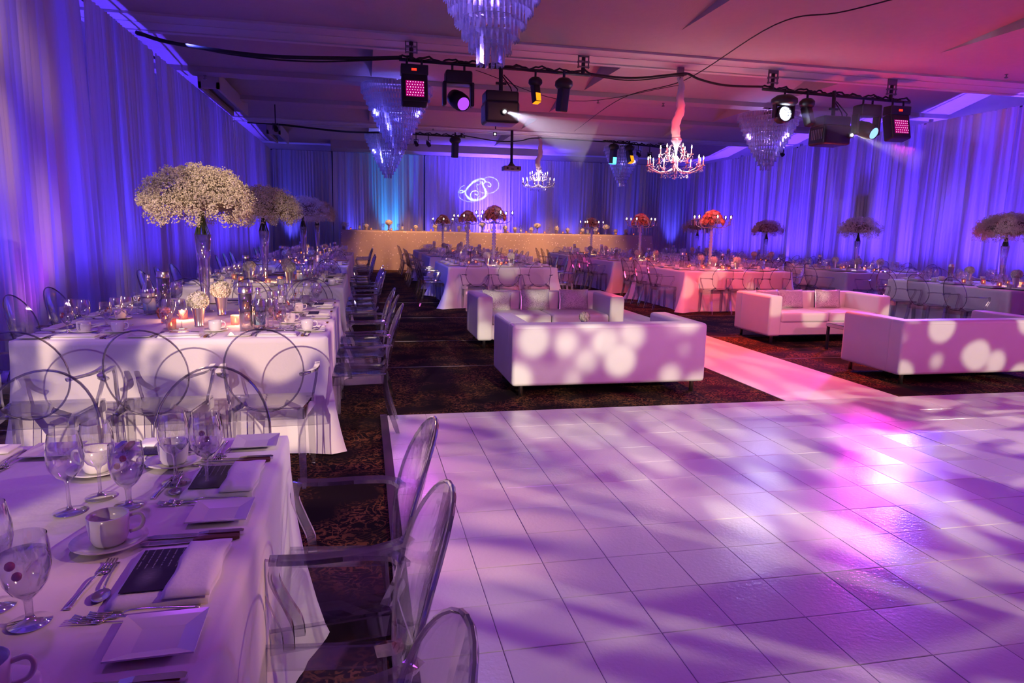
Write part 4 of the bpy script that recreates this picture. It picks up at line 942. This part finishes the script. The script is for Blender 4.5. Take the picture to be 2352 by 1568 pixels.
candelier(5.66, 12.1, 4.30, 2.72, .50, 'candle chandelier with white chiffon sleeve, larger and nearer of two')
candelier(5.56, 22.0, 4.42, 2.98, .52, 'candle chandelier with chiffon sleeve, smaller and farther of two')

# ================================================================ candelabra with rose balls
def candelabra():
    t = empty('candelabra', (0, 0, 0), 0, 'x', 'candelabra', 'rose candelabra')
    MB().lathe([(.001, .02), (.10, .015), (.11, 0), (.11, .012), (.06, .03), (.03, .05), (.001, .05)], 18).build('base', 'crystalarm', t, True)
    prof = [(.02, .04)]
    for i in range(11): prof += [(.022, .06+i*.062), (.052-.0012*i, .09+i*.062)]
    prof += [(.02, .76), (.03, .80), (.06, .84), (.02, .86), (.001, .86)]
    MB().lathe(prof, 12).build('beaded_column', 'crystalarm', t, True); dr = MB()
    for i in range(6):
        a = 2*PI*i/6+.3; ca, sa = math.cos(a), math.sin(a); r = .36
        MB().tube(crom([(.02*ca, .02*sa, .83), (.15*ca, .15*sa, .80), (.30*ca, .30*sa, .84), (r*ca, r*sa, .96)], 5), .008, 6).build('arm', 'crystalarm', t, True)
        MB().lathe([(.001, 0), (.045, .004), (.055, .012), (.03, .01), (.001, .01)], 10, (r*ca, r*sa, .96)).build('drip_plate', 'crystalarm', t, True)
        MB().lathe([(.001, .012), (.026, .012), (.030, .09), (.029, .09), (.025, .016)], 12, (r*ca, r*sa, .96)).build('votive_cup', 'glass', t, True)
        MB().lathe([(.001, .04), (.012, .045), (.009, .06), (.001, .075)], 8, (r*ca, r*sa, .965)).build('flame', 'flame', t, True)
        for k in range(3): prism(dr, (r*ca+.05*math.cos(a+k*2), r*sa+.05*math.sin(a+k*2), .93), .014, .09, k)
        prism(dr, (.2*ca, .2*sa, .79), .016, .12, a)
    o = dr.build('crystal_drops', 'crystal', t); o['kind'] = 'stuff'; g = random.Random(6)
    def petals(seed):
        q = random.Random(seed); m = MB()
        for k in range(17):
            u = k/16; rr = .022+.052*u; el = 1.25-1.35*u; az = k*2.4; sp_ = .55+.15*u; vs = []
            for a_ in (-1, -.33, .33, 1):
                for b_ in (-1, 0, 1):
                    e2 = el+b_*.42; z2 = az+a_*sp_; r2 = rr*(1+.10*(b_ > 0)*(1-a_*a_)+.05*q.random()) if b_ >= 0 else rr*.75
                    vs.append((r2*math.cos(e2)*math.cos(z2), r2*math.cos(e2)*math.sin(z2), r2*math.sin(e2)-.01))
            m.add(vs, [(i*3+j, (i+1)*3+j, (i+1)*3+j+1, i*3+j+1) for i in range(3) for j in range(2)])
        m.ball((0, 0, -.008), .028, 7, 5); return m
    pm_ = [petals(2), petals(5)]; me_ = {}
    for i in range(25):
        if i < 10: a = 2*PI*i/10; rr, zz = .20, .93
        elif i < 18: a = 2*PI*i/8+.3; rr, zz = .145, 1.02
        elif i < 23: a = 2*PI*i/5; rr, zz = .08, 1.085
        else: a = i*PI; rr, zz = .03, 1.12
        key = ('rose' if i % 3 else 'rose2')
        if key not in me_: o = pm_[i % 2].build('rose', key, t, True); me_[key] = o.data
        else: o = bpy.data.objects.new('rose', me_[key]); col.objects.link(o); o.parent = t; kids.setdefault(t.name, []).append(o)
        o.location = (rr*math.cos(a), rr*math.sin(a), zz+g.uniform(-.012, .012)); out_ = Vector((math.cos(a)*rr*5, math.sin(a)*rr*5, .35+(zz-.93)*6)); o.rotation_euler = out_.to_track_quat('Z', 'Y').to_euler(); s_ = g.uniform(.85, 1.12); o.scale = (s_, s_, s_)
    m = MB()
    for k in range(9):
        a = k*.7; c = Vector((.16*math.cos(a), .16*math.sin(a), .90+.02*(k % 5))); m.add([c, c+Vector((.05*math.cos(a), .05*math.sin(a), .03)), c+Vector((.04*math.cos(a+1), .04*math.sin(a+1), .02)), c+Vector((.02, .0, -.03))], [(0, 1, 2), (0, 2, 3), (1, 3, 2)])
    m.ball((0, 0, .97), .16, 10, 7, .6).build('dark_leaves', 'leafdark', t); return t
ca_ = candelabra()
for x, y, lb, s in ((2.64, 14.1, 'nearest of three on the middle row', 1.05), (2.74, 18.5, 'second on the middle row', 1.05), (2.47, 22.1, 'farthest on the middle row', 1.0),
                    (7.13, 13.3, 'nearest of three beside the runner, red lit', 1.05), (7.12, 17.1, 'second beside the runner', 1.05), (7.09, 21.0, 'farthest beside the runner', 1.0)):
    place(ca_, (x, y, TH), random.random()*2, 'crystal candelabra with ball of coral roses, '+lb, 'candelabra', 'rose candelabra', s)

# ================================================================ trusses, cables and stage lights
def pipe(a, b, label, mounts):
    t = empty('light_bar', a, 0, label, 'light bar'); b = Vector(b)-Vector(a)
    MB().tube([(0, 0, 0), tuple(b)], .028, 10).build('pipe', 'black', t, True)
    m = MB(); n = 60; CB = ceilz(a[0], a[1])
    m.tube([tuple(b*(i/n)+Vector((0, .03*math.cos(i*.5), .045+.022*math.sin(i*.9)+.012*math.sin(i*2.3)))) for i in range(n+1)], .016, 6)
    m.tube([tuple(b*(i/n)+Vector((0, -.03*math.cos(i*.4), .02+.03*math.sin(i*.7+1)))) for i in range(n+1)], .010, 6); m.build('cable_bundle', 'cable', t, True)
    for u in mounts:
        p = b*u; w_ = .10
        m = MB().box(p.x-w_, p.x+w_, -.02, .0, .28, 4.46-a[2]-p.z if a[1] < 20 else 4.46-a[2]-p.z).box(p.x-w_, p.x+w_, -.04, .02, .19, .22).box(p.x-w_, p.x+w_, -.04, .02, .11, .13).box(p.x-w_, p.x-w_+.02, -.02, .0, .10, .3).box(p.x+w_-.02, p.x+w_, -.02, 0, .10, .3)
        m.v = [(x, y, z+p.z) for x, y, z in m.v]; m.build('ceiling_bracket', 'mount', t); MB().tube([(p.x, 0, p.z), (p.x, -.01, p.z+.28)], .035, 8).build('clamp', 'black', t)
pipe((.60, 11.8, 4.19), (3.85, 11.8, 4.15), 'black light bar with five fixtures below the middle ceiling beam', (.06, .96))
pipe((7.15, 11.8, 4.12), (10.30, 11.8, 4.06), 'black light bar with five fixtures at the upper right', (.06, .86))
pipe((.90, 22, 4.36), (3.15, 22, 4.33), 'distant black light bar with small cans, left of centre', (.05, .95))
pipe((7.7, 22, 4.42), (9.95, 22, 4.30), 'distant black light bar above the far right chandelier', (.03, .9))
def cable(pts, r, label): return tag(MB().tube(crom(pts, 8), r, 6).build('cable', 'cable', None, True), label, 'cable')
cable([(-3.3, 11.8, 4.31), (-2.77, 11.8, 4.19), (-1.52, 11.8, 4.10), (-.2, 11.8, 4.15), (.65, 11.8, 4.22)], .028, 'thick black cable swagging from the left drapes to the light bar')
cable([(-3.3, 11.84, 4.29), (-2.0, 11.85, 4.10), (-.8, 11.84, 4.07), (.65, 11.8, 4.20)], .013, 'thin second cable swagging just below the thick one')
cable([(3.81, 11.8, 4.17), (4.6, 11.8, 4.15), (5.46, 11.8, 4.27), (5.66, 11.8, 4.29), (5.9, 11.8, 4.21), (6.4, 11.8, 4.14), (7.15, 11.8, 4.16)], .020, 'black cable running over the near chandelier hook between bars')
cable([(3.81, 11.84, 4.16), (4.6, 11.84, 4.12), (5.4, 11.84, 4.24), (5.66, 11.84, 4.28)], .010, 'thin cable beside the main cable left of the near chandelier')
cable([(-3.3, 22, 4.46), (-2.42, 22, 4.44), (-.67, 22, 4.33), (.36, 22, 4.34), (.95, 22, 4.38)], .028, 'distant thick cable from the left drapes to the far bar')
cable([(3.1, 22, 4.38), (4.2, 22, 4.26), (4.9, 22, 4.30), (5.57, 22, 4.42), (7.77, 22, 4.40)], .018, 'distant cable sagging past the projector pole')
cable([(5.98, 19.6, 4.34), (5.48, 14.6, 4.34), (5.86, 12.3, 4.30), (5.59, 9.04, 4.36), (6.13, 8.23, 4.36), (6.9, 6.6, 4.4)], .009, 'thin wire zigzagging across the ceiling above the near chandelier')
cable([(2.2, 14.0, ceilz(2.2, 14)), (4.2, 14.0, 4.12), (6.6, 14.0, ceilz(6.6, 14))], .006, 'fine wire sagging behind the near spotlights')
def wash_head(x, z, face, lb, w_=.44, h_=.62, led='led_mag', glow='led_magfront'):
    t = empty('led_wash_light', (x, 11.75, z), 0, lb, 'stage light')
    bev(MB().box(-w_/2, w_/2, -.10, .12, .14, .30).build('control_head', 'black', t), .012, 2); MB().box(-.05, .03, -.104, -.10, .20, .235).build('display', 'led_red', t)
    b = bev(MB().box(-w_/2+.01, w_/2-.01, -.12, .12, -.34, .15).build('lamp_body', 'black', t), .03, 2); b.rotation_euler = (-.25, 0, 0)
    MB().box(-.145, .145, -.125, -.119, -.25, .01).build('lens_panel', glow, b)
    for i in range(7):
        for j in range(6):
            MB().ball((-.126+i*.042+(j % 2)*.012, -.127, -.23+j*.044), .0075, 6, 4).build('led', led, b)
    MB().tube([(-.12, 0, .30), (-.12, 0, .40)], .02, 6).tube([(.12, 0, .30), (.12, 0, .40)], .02, 6).build('hanging_bracket', 'black', t)
wash_head(.84, 3.80, 0, 'boxy black stage light with magenta diodes left on the near bar')
wash_head(10.0, 3.66, 0, 'boxy black stage light with magenta diodes at the far right bar')
def yoke_head(x, z, lb, lens, rz=.5, s=1.0):
    t = empty('moving_head_light', (x, 11.75, z), 0, lb, 'stage light'); t.scale = (s,)*3
    bev(MB().box(-.22, .22, -.14, .14, .12, .33).build('base_box', 'black', t), .03, 2)
    for sx in (-1, 1): bev(MB().box(*sorted((sx*.20, sx*.26)), -.09, .09, -.22, .16).build('yoke_arm', 'black', t), .02, 2)
    h = MB().lathe([(.001, .26), (.08, .25), (.13, .16), (.15, 0), (.14, -.16), (.115, -.20), (.115, -.22), (.105, -.20)], 22).build('lamp_head', 'black', t, True); h.location = (.0, 0, -.12); h.rotation_euler = (-1.15, 0, rz)
    MB().lathe([(.001, -.206), (.104, -.206)], 22).build('lens', lens, h)
    MB().tube([(-.1, 0, .33), (-.1, 0, .42)], .02, 6).tube([(.1, 0, .33), (.1, 0, .42)], .02, 6).build('hook_clamp', 'black', t)
yoke_head(1.56, 3.72, 'round-bodied moving light with violet lens on the near bar', 'lens_violet', .35)
yoke_head(9.34, 3.62, 'moving light with pale cyan lens on the right bar', 'lens_cyan', .25)
def profile_light(x, z, lb, lx, long=False):
    t = empty('profile_projector', (x, 11.75, z), 0, lb, 'stage light')
    b = bev(MB().box(-.29, .29, -.20, .30, -.30, .06).build('housing', 'black', t), .05, 2); bev(MB().box(-.28, .28, -.16, .26, .04, .22).build('upper_housing', 'black', t), .03, 2)
    for i in range(7): MB().box(-.297, -.285, -.14+i*.05, -.115+i*.05, -.20, -.02).build('cooling_fin', 'mount', t)
    MB().tube([(0, 0, .2), (0, .03, 4.17-z)], .035, 8).tube([(-.09, 0, .36), (.09, 0, .36)], .022, 6).build('hanging_stem', 'black', t)
    MB().tube([(.02, 0, .48), (.16, -.02, .30), (.20, -.02, .18)], .010, 6).tube([(.04, 0, .50), (.28, -.02, .28), (.26, -.02, .14), (.12, -.02, .14)], .010, 6).build('power_cable', 'cable', t, True)
    MB().lathe([(.05, 0), (.05, .06), (.035, .06), (.035, 0)], 16).build('lens_tube', 'black', t).matrix_local = Matrix.Translation((lx, -.20, -.13)) @ Matrix.Rotation(PI/2, 4, 'X')
    MB().ball((lx, -.262, -.13), .022, 10, 8).build('lens', 'lens_hot', t)
profile_light(2.28, 3.55, 'large black profile projector with a white hot lens at middle', .02)
profile_light(8.62, 3.48, 'large black profile projector with a white hot lens at the right', .24)
def small_head(x, y, z, lb, mat, rx=-.9, s=1.0):
    t = empty('small_moving_light', (x, y, z), 0, lb, 'stage light'); t.scale = (s,)*3
    MB().lathe([(.001, .16), (.07, .16), (.115, .12), (.12, .07), (.09, .03), (.001, .03)], 16).build('base', 'black', t, True)
    h = bev(MB().box(-.06, .06, -.07, .07, -.26, .05).build('lamp_head', 'black', t), .02, 2); h.rotation_euler = (rx*.4, 0, .3)
    if mat: MB().box(-.05, .05, -.055, .055, -.268, -.258).box(-.045, .045, -.076, -.069, -.25, -.12).build('lens', mat, h)
    MB().tube([(0, 0, .15), (0, 0, .27)], .018, 6).build('hook', 'black', t)
small_head(2.87, 11.75, 3.88, 'small spotlight with amber diodes on the near bar', 'led_amber', -.6)
small_head(3.37, 11.75, 3.85, 'small dark spotlight right of the amber one', None, .4, 1.3)
small_head(8.05, 11.75, 3.80, 'small unlit spotlight beside the white one on the right bar', None, -.9, 1.2)
small_head(2.83, 21.95, 4.08, 'distant dark moving light on the far left bar', None, .2, 1.5)
small_head(8.06, 21.95, 4.10, 'distant moving light with blue diodes on the far bar', 'led_cyan', .2, 1.5)
small_head(8.60, 21.95, 4.10, 'distant moving light with amber diodes on the far bar', 'led_amber', -.9, 1.4)
t = empty('led_spotlight', (7.58, 11.75, 3.72), 0, 'bright white diode spotlight at the left of the right bar', 'stage light')
MB().lathe([(.001, .30), (.14, .30), (.23, .24), (.24, .17), (.18, .12), (.001, .12)], 20).build('base', 'black', t, True)
for sx in (-1, 1): MB().box(*sorted((sx*.17, sx*.20)), -.05, .05, -.10, .16).build('yoke_arm', 'black', t)
h = MB().lathe([(.001, .20), (.10, .18), (.15, .10), (.155, -.07), (.13, -.07), (.12, -.05), (.001, -.05)], 20).build('lamp_head', 'black', t, True); h.rotation_euler = (-PI/2-.1, 0, .05); h.location = (0, 0, -.03)
for i in range(19):
    r, a = (0, 0) if i == 0 else ((.048, i*PI/3) if i < 7 else (.096, i*PI/6))
    MB().ball((r*math.cos(a), r*math.sin(a), -.062), .017, 8, 5).build('led', 'led_white', h)
MB().tube([(0, 0, .30), (0, 0, .42)], .02, 6).build('hook_clamp', 'black', t)
# small spot cans
def can(x, y, z, lb):
    t = empty('spot_can', (x, y, z), 0, lb, 'stage light')
    MB().tube([(0, 0, .29 if y > 21 else ceilz(x, y)-z), (0, 0, .10)], .014, 6).box(-.07, -.06, -.02, .02, -.05, .12).box(.06, .07, -.02, .02, -.05, .12).box(-.07, .07, -.02, .02, .10, .115).build('yoke', 'black', t)
    h = MB().lathe([(.001, .09), (.05, .08), (.06, -.09), (.052, -.09), (.045, .05), (.001, .05)], 14).build('can', 'black', t, True); h.rotation_euler = (-.8, 0, .4)
can(1.28, 22, 4.08, 'small black spot can, first on the distant left bar'); can(1.62, 22, 4.08, 'small black spot can, second on the distant left bar'); can(2.0, 22, 4.08, 'small black spot can, third on the distant left bar')
can(-2.17, 19, 3.95, 'single black spot can hanging near the left drapes'); can(12.3, 19, 3.92, 'single black spot can hanging before the right drapes'); can(8.95, 22, 4.06, 'small black spot can on the far right bar'); can(9.35, 22, 4.02, 'small black spot can at the end of the far right bar')
# projector on its pole
t = empty('ceiling_projector', (4.44, 21, 3.34), 0, 'projector hanging on a dark pole before the far drapes', 'projector')
bev(MB().box(-.27, .27, -.20, .20, -.07, .07).build('housing', 'mount', t), .02, 2); MB().tube([(0, 0, .16), (0, 0, ceilz(4.44, 21)-3.34-.03)], .045, 10).build('pole', 'black', t); MB().lathe([(.14, .07), (.06, .16), (.05, .2), (.001, .2)], 12).build('swivel', 'black', t)
MB().box(-.19, -.13, -.205, -.20, -.03, .03).box(.13, .19, -.205, -.20, -.03, .03).box(-.06, .04, -.205, -.20, -.04, -.01).build('port_panel', 'blackgloss', t); MB().box(-.26, .26, -.203, -.199, -.068, -.056).build('edge_strip', 'steel', t)
# ceiling hooks and sprinklers
for i, (x, y) in enumerate(((6.6, 14.9), (9.3, 4.2), (2.1, 21.5), (5.1, 15.0), (-3.0, 15.0), (11.6, 11.0))):
    tag(MB().lathe([(.001, -.07), (.03, -.06), (.035, -.045), (.012, -.04), (.012, 0), (.03, 0), (.03, .012)], 10, (x, y, 4.49 if y not in (14.9, 15.0) else 4.35)).build('sprinkler', 'mount'), ['ceiling sprinkler right of the near chandelier sleeve', 'ceiling sprinkler near the upper right corner', 'ceiling sprinkler by the distant left bar', 'ceiling sprinkler left of the near chandelier sleeve', 'ceiling sprinkler above the left drapes', 'ceiling sprinkler above the right light bar'][i], 'sprinkler', 'sprinklers')
tag(MB().box(13.34, 13.40, 16.3, 16.9, 1.6, 2.62).build('loudspeaker', 'speaker'), 'dark tall loudspeaker shape behind the right drapes', 'loudspeaker')
# ================================================================ monogram: an etched steel gobo in front of a tiny lamp
def gobo_plate():
    S = []  # strokes in picture units (x right, y up), width profile
    def st(pts, w0, w1=None, wm=None):
        c = crom([(x, y, 0) for x, y in pts], 8); n = len(c)
        for i, p in enumerate(c):
            u = i/(n-1); w_ = w0+(w1 if w1 is not None else w0-0)*0 if wm is None else w0+(wm-w0)*math.sin(PI*u)
            S.append((p.x, p.y, w_))
    q = lambda *a: [(x/1000, 1.30-y/1000) for x, y in a]
    st(q((680, 540), (560, 620), (480, 760), (500, 900), (590, 1000), (760, 1060), (960, 1070), (1180, 1020), (1380, 900), (1490, 780), (1440, 700)), .011)
    st(q((500, 745), (580, 715), (700, 735), (800, 610), (940, 460), (1060, 370), (1250, 300), (1370, 345), (1370, 430), (1290, 480)), .012, None, .050)
    st(q((500, 790), (600, 790), (700, 740), (740, 850), (840, 960), (960, 1010), (1150, 990), (1300, 940), (1400, 840), (1400, 720), (1340, 580), (1270, 440)), .014, None, .055)
    st(q((1290, 400), (1330, 520), (1400, 660), (1430, 780)), .045)
    st(q((1100, 480), (1150, 505), (1230, 450), (1220, 385), (1120, 375), (1030, 430)), .022)
    st(q((1090, 520), (1130, 640), (1230, 730), (1350, 765), (1520, 765), (1690, 710), (1820, 590), (1850, 440), (1770, 300), (1620, 235), (1480, 235), (1330, 300)), .013)
    st(q((1380, 395), (1500, 400), (1580, 460), (1570, 530), (1520, 545), (1480, 510)), .020)
    st(q((1060, 815), (1130, 840), (1170, 780), (1120, 715), (1000, 715), (910, 790), (900, 900), (970, 980), (1080, 990)), .026)
    st(q((1140, 945), (1170, 890), (1195, 870)), .028)
    W, Hh = 300, 200; xs_ = np.linspace(.40, 1.95, W+1); ys_ = np.linspace(.15, 1.15, Hh+1)
    cx_, cy_ = np.meshgrid((xs_[1:]+xs_[:-1])/2, (ys_[1:]+ys_[:-1])/2); hole = np.zeros_like(cx_, bool)
    for x, y, w_ in S: hole |= (cx_-x)**2+(cy_-y)**2 < (w_*.58+.002)**2
    return xs_, ys_, hole
xs_, ys_, hole = gobo_plate()
LP = Vector((3.55, 19.0, 4.1)); TGT = Vector((4.42, 27.0, 3.03)); WW = 1.80; D = .12
m = MB(); cxm, cym = (xs_[0]+xs_[-1])/2, (ys_[0]+ys_[-1])/2; dist = (TGT-LP).length; kx = WW/(xs_[-1]-xs_[0])*D/dist
fw = (TGT-LP).normalized(); rt = fw.cross(Vector((0, 0, 1))).normalized(); up = rt.cross(fw)
W, Hh = hole.shape[1], hole.shape[0]
vs = [LP+fw*D+rt*((x-cxm)*kx)+up*((y-cym)*kx) for y in ys_ for x in xs_]
fs = [(j*(W+1)+i, j*(W+1)+i+1, (j+1)*(W+1)+i+1, (j+1)*(W+1)+i) for j in range(Hh) for i in range(W) if not hole[j, i]]
m.add(vs, fs); B = .05   # solid rim that masks the rest of the cone
e = [(xs_[0]-cxm)*kx, (xs_[-1]-cxm)*kx, (ys_[0]-cym)*kx, (ys_[-1]-cym)*kx]
for (a, b, c, d) in ((-B, e[0], -B, B), (e[1], B, -B, B), (e[0], e[1], -B, e[2]), (e[0], e[1], e[3], B)):
    m.add([LP+fw*D+rt*x+up*y for x, y in ((a, c), (b, c), (b, d), (a, d))], [(0, 1, 2, 3)])
t = empty('gobo_projector', tuple(LP), 0, 'small monogram projector under the ceiling aimed at the far drapes', 'stage light')
o = m.build('gobo_plate', 'black', t); o.matrix_parent_inverse = Matrix.Translation(-LP)
MB().tube([(0, -.02, .10), (0, -.02, ceilz(3.55, 19)-4.1)], .015, 6).build('hanger', 'black', t)
l = spot('monogram_lamp', tuple(LP), tuple(TGT), (.62, .92, 1), 7000, 18, 0, .0)
# moving-light beams: theatrical haze hanging in front of the lenses
def beam(a, b, r0, r1, dens, colr, name, lb):
    a = Vector(a); b = Vector(b); mt, nt, out = nm(name+'_air'); v = N(nt, 'ShaderNodeVolumeScatter', i_Density=dens, i_Anisotropy=.3); v.inputs[0].default_value = (*colr, 1); nt.links.new(v.outputs[0], out.inputs['Volume'])
    o = MB().tube([tuple(a), tuple(b)], [r0, r1], 16).build(name, mt); return tag(o, lb, 'haze', None, 'stuff')

def ray(o, d, Ls, r0, r1, dens, colr, watt, ang, name, lb):
    o = Vector(o); d = Vector(d).normalized()
    beam(o+d*.03, o+d*Ls, r0, r1, dens, (1, 1, 1), name, lb)
    l = spot(name+'_lamp', tuple(o+d*.01), tuple(o+d), colr, watt, ang, .5, .012)
ray((2.31, 11.46, 3.42), (1, -.35, -.42), 1.5, .03, .42, .34, (.75, .72, 1), 330, 32, 'haze_beam', 'pale haze beam fanning right from the middle profile projector')
ray((8.90, 11.46, 3.35), (1, -.3, -.40), 1.3, .025, .22, .34, (1, .8, .85), 170, 18, 'haze_beam', 'thin pale haze beam from the right profile projector')
ray((10.2, 11.55, 3.60), (1, -.25, .02), 1.6, .10, .40, .12, (.75, .12, 1), 55, 40, 'haze_beam', 'violet haze spreading right of the far right magenta light')
ray((7.72, 11.52, 3.66), (1, -.3, -.12), 1.4, .08, .36, .14, (.35, .30, 1), 80, 40, 'haze_beam', 'blue haze spreading right of the white diode spotlight')
